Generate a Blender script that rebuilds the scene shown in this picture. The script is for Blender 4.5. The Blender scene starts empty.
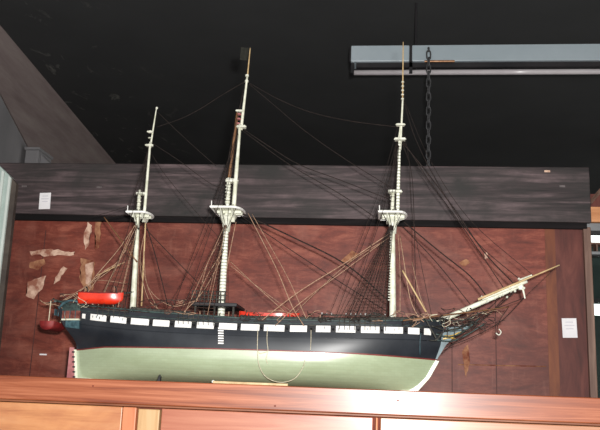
import bpy, bmesh, math, random
from mathutils import Vector, Matrix
random.seed(7)
S = bpy.context.scene
COL = S.collection

# ---------------------------------------------------------------- camera
def unit(v):
    return v / v.length
Zc = unit(Vector((138., 3460., -800.)))
Xc = Vector((7370., -110., 800.)); Xc -= Zc * Xc.dot(Zc); Xc = unit(Xc)
Yc = Zc.cross(Xc)
R = Matrix((Xc, Yc, Zc))            # camera vector -> world vector
CAM = Vector((0, 0, 1.7))
cam_data = bpy.data.cameras.new('camera')
cam = bpy.data.objects.new('camera', cam_data); COL.objects.link(cam)
cam.matrix_world = Matrix.Translation(CAM) @ R.to_4x4()
cam_data.sensor_width = 36.0; cam_data.lens = 800. / 600. * 36.
cam_data.clip_start = .01
S.camera = cam

def at(px, py, Y):
    """the world point seen at a photo position, on the vertical plane at depth Y"""
    d = R @ Vector((px - 300., 215. - py, -800.))
    return CAM + d * (Y / d.y)

# ---------------------------------------------------------------- materials
def mat(name, col, rough=.6, spec=.5, metal=0, nodes=None, coat=0):
    m = bpy.data.materials.new(name); m.use_nodes = True
    b = m.node_tree.nodes['Principled BSDF']
    c = tuple(((x / 255.) / 12.92 if x / 255. <= .04045 else ((x / 255. + .055) / 1.055) ** 2.4) for x in col)
    b.inputs['Base Color'].default_value = (*c, 1)
    b.inputs['Roughness'].default_value = rough
    b.inputs['Specular IOR Level'].default_value = spec
    b.inputs['Metallic'].default_value = metal
    b.inputs['Coat Weight'].default_value = coat; b.inputs['Coat Roughness'].default_value = .26 if 'hull' not in name else .30
    if 'hull' in name: b.inputs['Coat IOR'].default_value = 2.0
    if nodes: nodes(m.node_tree, b, c)
    return m

def lin(col):
    return tuple(((x / 255.) / 12.92 if x / 255. <= .04045 else ((x / 255. + .055) / 1.055) ** 2.4) for x in col) + (1,)

def mapping(nt, scale, rot=(0, 0, 0), loc=(0, 0, 0)):
    t = nt.nodes.new('ShaderNodeTexCoord'); m = nt.nodes.new('ShaderNodeMapping')
    m.inputs['Scale'].default_value = scale; m.inputs['Rotation'].default_value = rot; m.inputs['Location'].default_value = loc
    nt.links.new(t.outputs['Object'], m.inputs['Vector'])
    return m.outputs['Vector']

def noise(nt, vec, scale, detail=6, rough=.6, dist=0):
    n = nt.nodes.new('ShaderNodeTexNoise'); n.inputs['Scale'].default_value = scale
    n.inputs['Detail'].default_value = detail; n.inputs['Roughness'].default_value = rough
    n.inputs['Distortion'].default_value = dist
    nt.links.new(vec, n.inputs['Vector']); return n.outputs['Fac']

def ramp(nt, fac, stops):
    r = nt.nodes.new('ShaderNodeValToRGB')
    while len(r.color_ramp.elements) < len(stops): r.color_ramp.elements.new(.5)
    for e, (p, c) in zip(r.color_ramp.elements, stops):
        e.position = p; e.color = lin(c) if len(c) == 3 else c
    nt.links.new(fac, r.inputs['Fac']); return r.outputs['Color']

def mix(nt, fac, a, b, mode='MIX'):
    m = nt.nodes.new('ShaderNodeMix'); m.data_type = 'RGBA'; m.blend_type = mode
    if isinstance(fac, (int, float)): m.inputs[0].default_value = fac
    else: nt.links.new(fac, m.inputs[0])
    for i, v in ((6, a), (7, b)):
        if isinstance(v, tuple): m.inputs[i].default_value = v
        else: nt.links.new(v, m.inputs[i])
    return m.outputs[2]

def bump(nt, b, fac, strength=.2, dist=.002):
    n = nt.nodes.new('ShaderNodeBump'); n.inputs['Strength'].default_value = strength
    n.inputs['Distance'].default_value = dist
    nt.links.new(fac, n.inputs['Height']); nt.links.new(n.outputs['Normal'], b.inputs['Normal'])

def grain(dark, mid, light, scale=(1.5, 8, 28), seed=0, bs=.1, blotch=None, contrast=(.32, .5, .7)):
    """wood grain running along X; scale is (along, depth, across)"""
    def f(nt, b, c):
        v = mapping(nt, scale, loc=(seed, seed * .7, seed * 1.3))
        n = noise(nt, v, 3.2, 8, .62, .6)
        col = ramp(nt, n, [(contrast[0], dark), (contrast[1], mid), (contrast[2], light)])
        if blotch:
            v2 = mapping(nt, (2.2, 2, 3.1), loc=(seed + 3, 1, 2))
            n2 = noise(nt, v2, 2.2, 5, .65, .3)
            fac = ramp(nt, n2, [(.42, (0, 0, 0, 1)), (.66, (1, 1, 1, 1))])
            col = mix(nt, fac, col, lin(blotch))
        nt.links.new(col, b.inputs['Base Color'])
        bump(nt, b, n, bs)
    return f

def grimy(dark, light, sc=20, lo=.35, hi=.7):
    def f(nt, b, c):
        v = mapping(nt, (1, 1, 1))
        n = noise(nt, v, sc, 6, .6)
        nt.links.new(ramp(nt, n, [(lo, dark), (hi, light)]), b.inputs['Base Color'])
    return f

def copper_nodes(nt, b, c):
    """greenish cream bottom laid in fine horizontal strakes with plate joints"""
    tc = nt.nodes.new('ShaderNodeTexCoord')
    mp = nt.nodes.new('ShaderNodeMapping'); mp.inputs['Rotation'].default_value = (math.pi / 2, 0, 0)
    nt.links.new(tc.outputs['Object'], mp.inputs['Vector'])
    br = nt.nodes.new('ShaderNodeTexBrick')
    br.inputs['Scale'].default_value = 1; br.inputs['Brick Width'].default_value = .012; br.inputs['Row Height'].default_value = .0042
    br.inputs['Mortar Size'].default_value = .00025; br.inputs['Mortar Smooth'].default_value = .6
    br.inputs['Color1'].default_value = lin((182, 198, 164)); br.inputs['Color2'].default_value = lin((177, 192, 158))
    br.inputs['Mortar'].default_value = lin((168, 180, 146))
    nt.links.new(mp.outputs['Vector'], br.inputs['Vector'])
    n = noise(nt, mapping(nt, (3, 3, 9)), 5, 5)
    col = mix(nt, ramp(nt, n, [(.4, (0, 0, 0, 1)), (.8, (.5, .5, .5, 1))]), br.outputs['Color'], lin((152, 166, 128)))
    nt.links.new(col, b.inputs['Base Color'])
    bump(nt, b, br.outputs['Fac'], -.15, .0005)

def banded(pitch, dark, light, duty=.3):
    """spar with turned bands along its height"""
    def f(nt, b, c):
        tc = nt.nodes.new('ShaderNodeTexCoord'); sx = nt.nodes.new('ShaderNodeSeparateXYZ')
        nt.links.new(tc.outputs['Object'], sx.inputs[0])
        d = nt.nodes.new('ShaderNodeMath'); d.operation = 'DIVIDE'; nt.links.new(sx.outputs['Z'], d.inputs[0]); d.inputs[1].default_value = pitch
        fr = nt.nodes.new('ShaderNodeMath'); fr.operation = 'FRACT'; nt.links.new(d.outputs[0], fr.inputs[0])
        nt.links.new(ramp(nt, fr.outputs[0], [(duty - .02, dark), (duty + .05, light)]), b.inputs['Base Color'])
    return f

M = {}
M['cream'] = mat('cream painted spar', (226, 226, 198), .45, nodes=grimy((200, 201, 178), (244, 244, 228), 60))
M['cream_band'] = mat('banded cream mast', (226, 226, 198), .45, nodes=banded(.0062, (160, 164, 146), (244, 244, 228)))
M['whitewood'] = mat('white painted top', (225, 226, 212), .5, nodes=grimy((188, 190, 172), (238, 238, 224), 90))
M['brownspar'] = mat('brown stained spar', (120, 84, 52), .5, nodes=grimy((92, 62, 40), (140, 100, 66), 60))
M['tanspar'] = mat('bare tan spar', (205, 178, 132), .5, nodes=grimy((180, 150, 105), (216, 190, 145), 60))
M['hull_black'] = mat('hull black paint', (38, 42, 48), .38, .5, nodes=grimy((30, 34, 40), (48, 52, 58), 16))
M['hull_copper'] = mat('hull green cream bottom', (205, 212, 170), .30, 1.0, coat=1, nodes=copper_nodes)
M['boot_red'] = mat('red waterline paint', (120, 48, 44), .45, nodes=grimy((100, 38, 34), (135, 60, 52), 40))
M['white_paint'] = mat('white stripe paint', (245, 244, 240), .45, nodes=grimy((228, 226, 220), (250, 250, 248), 50))
M['white_keel'] = mat('white keel edge paint', (238, 240, 220), .45, nodes=grimy((220, 224, 196), (244, 246, 228), 50))
M['port_dark'] = mat('dark port', (24, 24, 28), .5, nodes=grimy((16, 16, 20), (32, 32, 36), 50))
M['gun'] = mat('black cannon iron', (22, 22, 24), .4, metal=.4, nodes=grimy((16, 16, 18), (30, 30, 32), 80))
M['teal'] = mat('dark teal trim paint', (62, 92, 100), .45, nodes=grimy((44, 68, 76), (84, 118, 126), 90))
M['green_dark'] = mat('dark green rail paint', (52, 68, 66), .5, nodes=grimy((36, 48, 48), (72, 90, 86), 120))
M['gallery'] = mat('stern gallery brown red', (120, 66, 58), .5, nodes=grimy((92, 46, 42), (146, 88, 76), 120))
M['gilt'] = mat('gilded carving', (205, 165, 60), .4, nodes=grimy((150, 110, 40), (222, 188, 82), 200))
M['red_boat'] = mat('bright red boat paint', (222, 52, 26), .3, .6, coat=.3, nodes=grimy((205, 42, 20), (232, 62, 34), 40))
M['dull_red'] = mat('dull red boat paint', (120, 26, 26), .6, nodes=grimy((92, 18, 20), (140, 34, 32), 60))
M['rudder'] = mat('pinkish rudder', (176, 110, 112), .5, nodes=grimy((156, 90, 92), (190, 128, 128), 60))
M['deckwood'] = mat('deck planking', (128, 98, 66), .6, nodes=grain((90, 66, 44), (128, 98, 66), (150, 118, 82), (8, 60, 60)))
M['clutter'] = mat('dark tarred netting', (46, 46, 44), .8, nodes=grimy((28, 28, 28), (74, 72, 64), 160))
M['rope_dark'] = mat('tarred rope', (44, 36, 34), .9, .2, nodes=grimy((30, 25, 24), (60, 50, 46), 200))
M['rope_brown'] = mat('brown worn rope', (96, 72, 62), .9, .2, nodes=grimy((74, 54, 48), (118, 90, 78), 200))
M['rope_tan'] = mat('hemp rope', (176, 142, 118), .9, .2, nodes=grimy((146, 112, 90), (196, 164, 138), 200))
M['rope_pale'] = mat('pale cotton rope', (218, 208, 184), .9, .2, nodes=grimy((190, 178, 150), (230, 222, 200), 200))
M['flag'] = mat('faded olive bunting', (30, 31, 24), .9, nodes=grimy((24, 24, 19), (38, 38, 30), 120))

M['ceiling'] = mat('black ceiling boards', (34, 34, 34), .95, .1)
def ceil_nodes(nt, b, c):
    v = mapping(nt, (1, 1, 1))
    n = noise(nt, v, 2.1, 4, .6)
    tc = nt.nodes.new('ShaderNodeTexCoord'); sx = nt.nodes.new('ShaderNodeSeparateXYZ'); nt.links.new(tc.outputs['Object'], sx.inputs[0])
    # scuffs where the paint has peeled, near the left wall only
    n2 = noise(nt, mapping(nt, (5, 2.4, 1), (0, 0, .5)), 2.6, 7, .62, .8)
    sc = ramp(nt, n2, [(.60, (0, 0, 0, 1)), (.76, (1, 1, 1, 1))])
    le = nt.nodes.new('ShaderNodeMapRange'); le.inputs[1].default_value = -1.05; le.inputs[2].default_value = -1.45
    nt.links.new(sx.outputs['X'], le.inputs[0])
    mm = nt.nodes.new('ShaderNodeMath'); mm.operation = 'MULTIPLY'; nt.links.new(sc, mm.inputs[0]); nt.links.new(le.outputs[0], mm.inputs[1])
    base = ramp(nt, n, [(.3, (82, 83, 84)), (.7, (89, 90, 91))])
    nt.links.new(mix(nt, mm.outputs[0], base, lin((150, 150, 144))), b.inputs['Base Color'])
ceil_nodes(M['ceiling'].node_tree, M['ceiling'].node_tree.nodes['Principled BSDF'], None)
M['darkwall'] = mat('dark far wall', (40, 38, 36), .9, .1, nodes=grimy((34, 32, 31), (46, 44, 42), 3))
M['floor'] = mat('worn floorboards', (96, 78, 60), .7, nodes=grain((70, 54, 40), (96, 78, 60), (116, 96, 74), (1.5, 14, 14)))

def taupe_nodes(nt, b, c):
    n = noise(nt, mapping(nt, (7, .6, 7), (0, 0, .08)), 3, 7, .65)
    col = ramp(nt, n, [(.3, (150, 134, 132)), (.5, (168, 152, 149)), (.72, (182, 168, 164))])
    nt.links.new(col, b.inputs['Base Color'])
M['taupe'] = mat('weathered grey boarding', (150, 138, 137), .85, .2, nodes=taupe_nodes)
M['plaster'] = mat('light grey plaster', (180, 178, 180), .85, .2, nodes=grimy((168, 167, 170), (188, 186, 188), 3))

def panel_nodes(nt, b, c):
    v = mapping(nt, (2.4, 1, 9), loc=(.4, 0, .3))
    n = noise(nt, v, 4.6, 12, .82, .4)
    col = ramp(nt, n, [(.34, (84, 34, 25)), (.5, (124, 56, 42)), (.66, (164, 92, 72))])
    # large wiped areas and darker varnish drift
    n1 = noise(nt, mapping(nt, (1.5, 1, 1.1), loc=(2.1, 0, .6)), 2.2, 4, .6, .4)
    col = mix(nt, ramp(nt, n1, [(.42, (0, 0, 0, 1)), (.75, (.75, .75, .75, 1))]), col, lin((74, 36, 30)))
    n4 = noise(nt, mapping(nt, (1.9, 1, 2.3), loc=(6.1, 0, 4.6)), 3.2, 5, .6, .6)
    col = mix(nt, ramp(nt, n4, [(.52, (0, 0, 0, 1)), (.8, (.55, .55, .55, 1))]), col, lin((168, 112, 96)))
    n2 = noise(nt, mapping(nt, (14, 1, 3), loc=(1, 0, 2)), 4, 8, .7)
    col = mix(nt, ramp(nt, n2, [(.55, (0, 0, 0, 1)), (.85, (.35, .35, .35, 1))]), col, lin((178, 122, 104)))
    nt.links.new(col, b.inputs['Base Color'])
    bump(nt, b, n, .12)
M['panel'] = mat('mahogany stained plywood', (122, 58, 54), .52, .4, nodes=panel_nodes)
M['panel_dark'] = mat('darker end board', (86, 46, 44), .55, .35, nodes=grain((66, 34, 30), (94, 48, 42), (118, 66, 56), (9, 1, 2), 4, contrast=(.3, .5, .72)))
M['panel_streak'] = mat('orange brown stained strip', (128, 72, 44), .55, .35, nodes=grain((96, 50, 38), (122, 68, 44), (140, 84, 52), (9, 1, 2), 8))
M['seam'] = mat('dark red board seam', (62, 32, 30), .7, nodes=grimy((66, 34, 30), (88, 48, 42), 30))
M['bare'] = mat('bare torn veneer', (190, 148, 122), .8, .2, nodes=grimy((150, 98, 80), (222, 188, 166), 34, .38, .58))
M['ochre'] = mat('ochre scrape', (146, 92, 60), .8, .2, nodes=grimy((118, 62, 46), (176, 128, 96), 40, .36, .6))
M['beam'] = mat('dark stained beam', (78, 66, 68), .6, .35, nodes=grain((40, 35, 36), (72, 61, 62), (118, 100, 102), (1.6, 6, 24), 2, .15, contrast=(.33, .5, .68), blotch=(48, 46, 45)))
M['smear'] = mat('grey paint smear', (96, 88, 88), .7, nodes=grimy((80, 72, 72), (120, 112, 112), 60))
M['lip_shade'] = mat('beam lip in shadow colour', (20, 17, 18), .8, .2, nodes=grain((14, 12, 12), (20, 17, 18), (32, 27, 28), (2, 8, 20), 5))  # near-black colour paints the shadow line under the beam
M['paper'] = mat('white paper label', (240, 238, 240), .8, .2, nodes=grimy((232, 230, 233), (246, 244, 246), 30))
M['ink'] = mat('grey pencil marks', (215, 213, 220), .9, .1, nodes=grimy((206, 204, 212), (222, 220, 226), 200))
M['rail_wood'] = mat('orange shelf rail', (176, 100, 64), .45, .5, coat=.42, nodes=grain((118, 54, 28), (152, 80, 46), (178, 106, 72), (1.0, 8, 34), 1, .06, contrast=(.38, .5, .62)))
M['door_wood_a'] = mat('honey door wood', (200, 140, 90), .45, .5, coat=.5, nodes=grain((166, 104, 66), (200, 136, 88), (208, 150, 104), (1.4, 8, 14), 9, .06, blotch=(166, 98, 66)))
M['door_wood_b'] = mat('salmon door wood', (190, 120, 86), .45, .5, coat=.5, nodes=grain((142, 76, 54), (168, 98, 72), (184, 118, 90), (1.4, 8, 20), 13, .1))
M['door_wood_c'] = mat('pale door wood', (200, 146, 110), .45, .5, coat=.6, nodes=grain((140, 84, 56), (172, 116, 84), (190, 140, 108), (1.0, 8, 30), 17, .1))
M['stile_pale'] = mat('pale tan stile', (226, 178, 112), .45, nodes=grain((176, 136, 92), (196, 158, 112), (206, 170, 128), (14, 8, 1.6), 3, .1))
M['stile_pink'] = mat('pinkish stile', (206, 130, 90), .45, nodes=grain((190, 112, 76), (206, 132, 92), (216, 148, 108), (14, 8, 1.6), 6, .1))
M['gap'] = mat('dark cabinet inside', (120, 52, 34), .8, nodes=grimy((96, 40, 26), (130, 60, 40), 30))
M['cab_side'] = mat('cabinet carcass wood', (130, 76, 48), .5, nodes=grain((110, 62, 38), (130, 76, 48), (146, 92, 62), (3, 3, 20), 21, .1))
M['fix_blue'] = mat('bluish white enamel', (168, 182, 190), .35, .5, nodes=grimy((196, 212, 220), (212, 226, 234), 4))
M['fix_dark'] = mat('dark fixture underside', (46, 46, 50), .6, nodes=grimy((36, 36, 40), (58, 54, 56), 12))
M['tube'] = mat('unlit fluorescent glass', (206, 200, 204), .15, .6, nodes=grimy((236, 228, 232), (246, 240, 243), 8))
M['chain'] = mat('blackened steel chain', (92, 92, 94), .5, metal=.2, nodes=grimy((76, 76, 78), (108, 108, 110), 120))
M['brass'] = mat('dull brass cap', (150, 110, 80), .4, metal=.6, nodes=grimy((130, 90, 62), (170, 130, 96), 120))
M['post'] = mat('pale aluminium', (170, 186, 180), .4, .5, nodes=grimy((150, 166, 160), (186, 200, 194), 12))
M['post_light'] = mat('white aluminium flange', (205, 214, 208), .4, .5, nodes=grimy((192, 202, 196), (214, 222, 216), 12))
M['post_dark'] = mat('dark post edge', (74, 66, 60), .6, nodes=grimy((58, 50, 46), (88, 78, 70), 20))
M['frame_brown'] = mat('brown painted frame', (120, 92, 78), .55, nodes=grain((84, 60, 50), (112, 84, 72), (150, 122, 106), (20, 20, 1.2), 4))
M['frame_orange'] = mat('orange wood header', (200, 138, 92), .55, nodes=grain((180, 118, 74), (200, 138, 92), (212, 152, 108), (3, 8, 20), 7))
M['frame_grey'] = mat('grey metal transom', (120, 122, 124), .5, nodes=grimy((106, 108, 110), (132, 134, 136), 12))
M['room_teal'] = mat('dim teal far room wall', (104, 124, 120), .8, nodes=grimy((90, 110, 106), (116, 136, 132), 2))
def glass():
    m = bpy.data.materials.new('window glass'); m.use_nodes = True
    b = m.node_tree.nodes['Principled BSDF']
    b.inputs['Transmission Weight'].default_value = 1; b.inputs['Roughness'].default_value = .02
    b.inputs['Base Color'].default_value = (.86, .92, .9, 1); b.inputs['IOR'].default_value = 1.1
    n = noise(m.node_tree, mapping(m.node_tree, (1, 1, 1)), 3, 2)
    m.node_tree.links.new(ramp(m.node_tree, n, [(.3, (226, 234, 232)), (.7, (236, 244, 240))]), b.inputs['Base Color'])
    return m
M['glass'] = glass()
def emis(name, col, st):
    m = bpy.data.materials.new(name); m.use_nodes = True
    b = m.node_tree.nodes['Principled BSDF']
    b.inputs['Base Color'].default_value = (.8, .8, .8, 1)
    b.inputs['Emission Color'].default_value = lin(col); b.inputs['Emission Strength'].default_value = st
    return m
M['lit'] = emis('lit diffuser and reflection', (244, 250, 246), 2.2)

# ---------------------------------------------------------------- object helpers
def link(name, bm, m, parent=None, smooth=False, bevel=0, recalc=True):
    if recalc: bmesh.ops.recalc_face_normals(bm, faces=bm.faces)
    me = bpy.data.meshes.new(name)
    off = Vector((0, 0, 0)); p = parent
    while p is not None: off += p.location; p = p.parent
    if parent is None:
        cs = [v.co for v in bm.verts]
        off = Vector(((min(c.x for c in cs) + max(c.x for c in cs)) / 2, (min(c.y for c in cs) + max(c.y for c in cs)) / 2, min(c.z for c in cs)))
    bmesh.ops.translate(bm, verts=bm.verts, vec=-off)
    bm.to_mesh(me); bm.free()
    ms = m if isinstance(m, list) else [m]
    for x in ms: me.materials.append(x)
    if smooth:
        for f in me.polygons: f.use_smooth = True
    o = bpy.data.objects.new(name, me); COL.objects.link(o)
    if parent is not None: o.parent = parent
    else: o.location = off
    if bevel:
        bv = o.modifiers.new('bevel', 'BEVEL'); bv.width = bevel; bv.segments = 2; bv.limit_method = 'ANGLE'
    return o

def thing(name, label, cat, loc, group=None):
    o = bpy.data.objects.new(name, None); COL.objects.link(o); o.location = loc; o.empty_display_size = .05
    return tag(o, label, cat, group)
def tag(o, label, cat, group=None):
    o['label'] = label; o['category'] = cat
    if group: o['group'] = group
    return o
def struct(o):
    o['kind'] = 'structure'; return o

def box(bm, lo, hi):
    lo = Vector(lo); hi = Vector(hi)
    vs = [bm.verts.new((x, y, z)) for x in (lo.x, hi.x) for y in (lo.y, hi.y) for z in (lo.z, hi.z)]
    for q in ((0, 1, 3, 2), (4, 6, 7, 5), (0, 4, 5, 1), (2, 3, 7, 6), (0, 2, 6, 4), (1, 5, 7, 3)):
        bm.faces.new([vs[i] for i in q])
    return bm
def prism(bm, pts, vec):
    """a polygon pushed along vec"""
    a = [bm.verts.new(p) for p in pts]; b = [bm.verts.new(Vector(p) + Vector(vec)) for p in pts]
    bm.faces.new(a); bm.faces.new(b[::-1])
    n = len(a)
    for i in range(n): bm.faces.new((a[i], b[i], b[(i + 1) % n], a[(i + 1) % n]))
    return bm
def tube(bm, pts, rad, n=6, cap=True):
    pts = [Vector(p) for p in pts]
    if isinstance(rad, (int, float)): rad = [rad] * len(pts)
    rings = []
    prev = None
    for i, p in enumerate(pts):
        t = unit((pts[min(i + 1, len(pts) - 1)] - pts[max(i - 1, 0)]) if (pts[min(i + 1, len(pts) - 1)] - pts[max(i - 1, 0)]).length > 1e-9 else Vector((0, 0, 1)))
        if prev is None:
            s = t.cross(Vector((0, 1, 0)))
            if s.length < .1: s = t.cross(Vector((1, 0, 0)))
            s = unit(s)
        else:
            s = prev - t * prev.dot(t)
            s = unit(s)
        prev = s; q = t.cross(s)
        rings.append([bm.verts.new(p + (s * math.cos(a) + q * math.sin(a)) * rad[i]) for a in (2 * math.pi * k / n for k in range(n))])
    for a, b in zip(rings, rings[1:]):
        for k in range(n): bm.faces.new((a[k], a[(k + 1) % n], b[(k + 1) % n], b[k]))
    if cap:
        bm.faces.new(rings[0][::-1]); bm.faces.new(rings[-1])
    return bm
def ball(bm, c, r, n=8):
    bmesh.ops.create_uvsphere(bm, u_segments=n, v_segments=max(4, n // 2), radius=r, matrix=Matrix.Translation(c)); return bm
def sag(a, b, s, n=8):
    a = Vector(a); b = Vector(b)
    return [a.lerp(b, i / n) - Vector((0, 0, s * 4 * (i / n) * (1 - i / n))) for i in range(n + 1)]
def smooth_path(pts, k=5):
    """Catmull-Rom through the points"""
    P = [Vector(p) for p in pts]; P = [P[0] * 2 - P[1]] + P + [P[-1] * 2 - P[-2]]
    out = []
    for i in range(1, len(P) - 2):
        for j in range(k):
            t = j / k; a, b, c, d = P[i - 1:i + 3]
            out.append(.5 * ((2 * b) + (c - a) * t + (2 * a - 5 * b + 4 * c - d) * t * t + (3 * b - a - 3 * c + d) * t ** 3))
    out.append(P[-2]); return out
B = bmesh.new

# ================================================================ THE ROOM
SH = 1.7210            # top of the cabinet
floor = struct(link('floor', box(B(), (-4, -1.5, -.1), (4, 9, 0)), M['floor']))
ceiling = struct(link('ceiling', box(B(), (-4, -1.5, 3.2), (4, 9, 3.3)), M['ceiling']))
struct(link('wall_far', box(B(), (-4, 9, 0), (4, 9.1, 3.2)), M['darkwall']))

# back wall: mahogany plywood panelling from the left out of frame to the window at the right
WB = 1.80
XR = .434
pw = B(); box(pw, (-1.9, WB, 0), (.352, WB + .03, 2.2))
wall_back = struct(link('wall_back', pw, M['panel']))
def panel_part(name, bm, m, **k):
    return link(name, bm, m, wall_back, **k)
# end strip: an orange-brown strip then the darker end board
panel_part('cover_strip', box(B(), (.352, WB - .001, 0), (.374, WB + .03, 2.2)), M['panel_streak'])
panel_part('end_board', box(B(), (.3741, WB, 0), (XR, WB + .03, 2.2)), M['panel_dark'])
# upright seams between sheets
for px, py0, py1 in ((452, 315, 392), (496, 300, 393), (38, 230, 372)):
    p = at(px, (py0 + py1) / 2, WB)
    panel_part('board_seam', box(B(), (p.x - .0009, WB - .0006, at(px, py1, WB).z - .03), (p.x + .0009, WB + .002, at(px, py0, WB).z)), M['seam'])
a, b_ = at(458, 364.5, WB), at(546, 366.5, WB)
panel_part('scratch', tube(B(), [a + Vector((0, -.0004, 0)), b_ + Vector((0, -.0004, 0))], .0011, 4), M['ochre'])

def torn(pts, m, jag=.004, th=.0012):
    """a ragged patch of missing veneer following an outline"""
    P = [at(x, y, WB) for x, y in pts]; out = []
    for i, p in enumerate(P):
        q = P[(i + 1) % len(P)]
        k = max(2, int((q - p).length / .008))
        for j in range(k):
            r = p.lerp(q, j / k); e = jag * (.6 if j else .2)
            out.append(Vector((r.x + random.uniform(-e, e), WB - th, r.z + random.uniform(-e, e))))
    bm = B(); prism(bm, out, (0, th + .0005, 0))
    bmesh.ops.triangulate(bm, faces=[f for f in bm.faces if len(f.verts) > 4])
    return panel_part('torn_veneer_patch', bm, m)
torn([(30, 251), (48, 249), (75, 252), (74, 255), (58, 255), (44, 257), (40, 254), (32, 256)], M['bare'])
torn([(30, 262), (44, 259), (46, 264), (38, 270), (30, 268)], M['ochre'])
torn([(28, 282), (46, 276), (44, 285), (34, 299), (26, 296)], M['bare'])
torn([(55, 278), (64, 266), (68, 268), (60, 280), (54, 284)], M['bare'])
torn([(84, 236), (88, 222), (92, 225), (89, 245), (85, 250)], M['bare'])
torn([(81, 258), (95, 262), (93, 290), (85, 292), (80, 280)], M['ochre'])
torn([(86, 264), (94, 262), (91, 288), (86, 284)], M['bare'], .003, .0018)
torn([(96, 222), (102, 219), (99, 248), (95, 250)], M['ochre'])
torn([(459, 263), (466, 259), (470, 263), (464, 267)], M['ochre'], .002)
torn([(484, 254), (487, 252), (488, 258), (485, 259)], M['bare'], .001)
torn([(462, 352), (468, 344), (470, 362), (466, 378)], M['ochre'], .002)
torn([(340, 262), (352, 250), (360, 254), (350, 262)], M['ochre'], .003)

# upper dark beam standing proud of the panelling, with a rebated lower lip painted near-black as the shadow gap
BY0, BY1 = 1.782, 1.87
zt = 2.2345
beam = thing('wooden_beam', 'long dark stained wooden beam running across the top of the red panelling', 'beam', (-.73, (BY0 + BY1) / 2, 2.094))
link('beam_body', box(B(), (-1.9, BY0, 2.107), (.4505, BY1, zt)), M['beam'], beam, bevel=.002)
link('shadow_lip', box(B(), (-1.9, BY0 + .007, 2.094), (.442, WB - .001, 2.107)), M['lip_shade'], beam)
for px, py in ((99, 187), (24, 186), (562, 186), (547, 171)):
    p = at(px, py, BY0)
    link('paint_smear', box(B(), (p.x - .006, BY0 - .0006, p.z - .003), (p.x + .007, BY0 + .001, p.z + .002)), M['smear'] if px != 547 else M['bare'], beam, bevel=.002)
for px, py in ((350, 196), (286, 178)):
    pass

def note(cx, cy, w, h, Y, tilt, label, cat='label', lines=3):
    c = at(cx, cy, Y)
    o = thing('paper_note', label, cat, c + Vector((0, 0, -h / 2)))
    rot = Matrix.Rotation(tilt, 4, 'Y')
    bm = B(); box(bm, (-w / 2, -.0010, -h / 2), (w / 2, .0, h / 2))
    bmesh.ops.transform(bm, matrix=Matrix.Translation(c) @ rot, verts=bm.verts)
    link('sheet', bm, M['paper'], o)
    for k in range(lines):
        z = h * (.3 - .17 * k); ww = w * (.34 if k % 2 else .26)
        bm = B(); box(bm, (-ww, -.0014, z - .0011), (ww, -.0009, z + .0011))
        bmesh.ops.transform(bm, matrix=Matrix.Translation(c) @ rot, verts=bm.verts)
        link('pencil_line', bm, M['ink'], o)
    return o
note(45, 201, .0275, .040, BY0 - .0005, -.04, 'small blank white paper label stuck on the dark beam at the upper left')
note(569.5, 328, .031, .042, WB - .0005, -.03, 'small white paper label with faint marks on the red panelling near the right end')
p = at(43.5, 354.5, WB)
tag(link('tape_scrap', box(B(), (p.x - .009, WB - .0012, p.z - .0016), (p.x + .008, WB - .0001, p.z + .0016)), M['paper']),
    'tiny white scrap of tape on the red panelling below the small stern boat', 'tape')

# left side: sloping grey boards meeting the black ceiling, pale plaster beneath
def at_z(px, py, z):
    d = R @ Vector((px - 300., 215. - py, -800.)); return CAM + d * ((z - CAM.z) / d.z)
E0 = at_z(0, 25, 3.2); E1 = at_z(117, 165, 3.2); c0 = at(3, 98, 3.3)
nrm = unit((E1 - E0).cross(c0 - E0))
def on_plane(px, py):
    d = R @ Vector((px - 300., 215. - py, -800.)); return CAM + d * ((c0 - CAM).dot(nrm) / d.dot(nrm))
c1 = on_plane(30, 150)
ed = E1 - E0; dv = c1 - c0
P0 = E0 - ed * 1.2; P1 = E1 + ed * .8
def along(p, d, y): return p + d * ((y - p.y) / d.y)
Q0 = along(c0, dv, P0.y + .2); Q1 = along(c1, dv, P1.y - .1)
struct(link('wall_left', prism(B(), [P0, P1, Q1, Q0], (-.08, 0, .01)), M['taupe']))
bm = B(); off = Vector((-.004, 0, -.004))
prism(bm, [Q0 + off, Q1 + off, Vector((Q1.x - .05, Q1.y, 0)), Vector((Q0.x - .05, Q0.y, 0))], (-.08, 0, 0))
struct(link('wall_side', bm, M['plaster']))
# pale boxed joint on the left wall
by = min(on_plane(40, 147).y, on_plane(24, 160).y, 3.9) - .12
bb = at(32, 156, by); k_ = by / 800.
vb = thing('wall_box', 'small pale grey box on the left wall just above the dark beam', 'box', (bb.x, bb.y, bb.z - .10))
link('box_body', box(B(), (bb.x - 8 * k_, by, bb.z - .12), (bb.x + 7 * k_, by + .16, bb.z + 7 * k_)), M['plaster'], vb, bevel=.004)
link('box_lid', box(B(), (bb.x - 9 * k_, by - .008, bb.z + 7 * k_), (bb.x + 8 * k_, by + .17, bb.z + 10 * k_)), M['plaster'], vb, bevel=.003)
link('side_flange', prism(B(), [(bb.x + 7.2 * k_, by + .03, bb.z - .12), (bb.x + 7.2 * k_, by + .03, bb.z + 4 * k_), (bb.x + 22 * k_, by + .03, bb.z - 9 * k_), (bb.x + 22 * k_, by + .03, bb.z - .12)], (0, .03, 0)), M['plaster'], vb)

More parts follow.
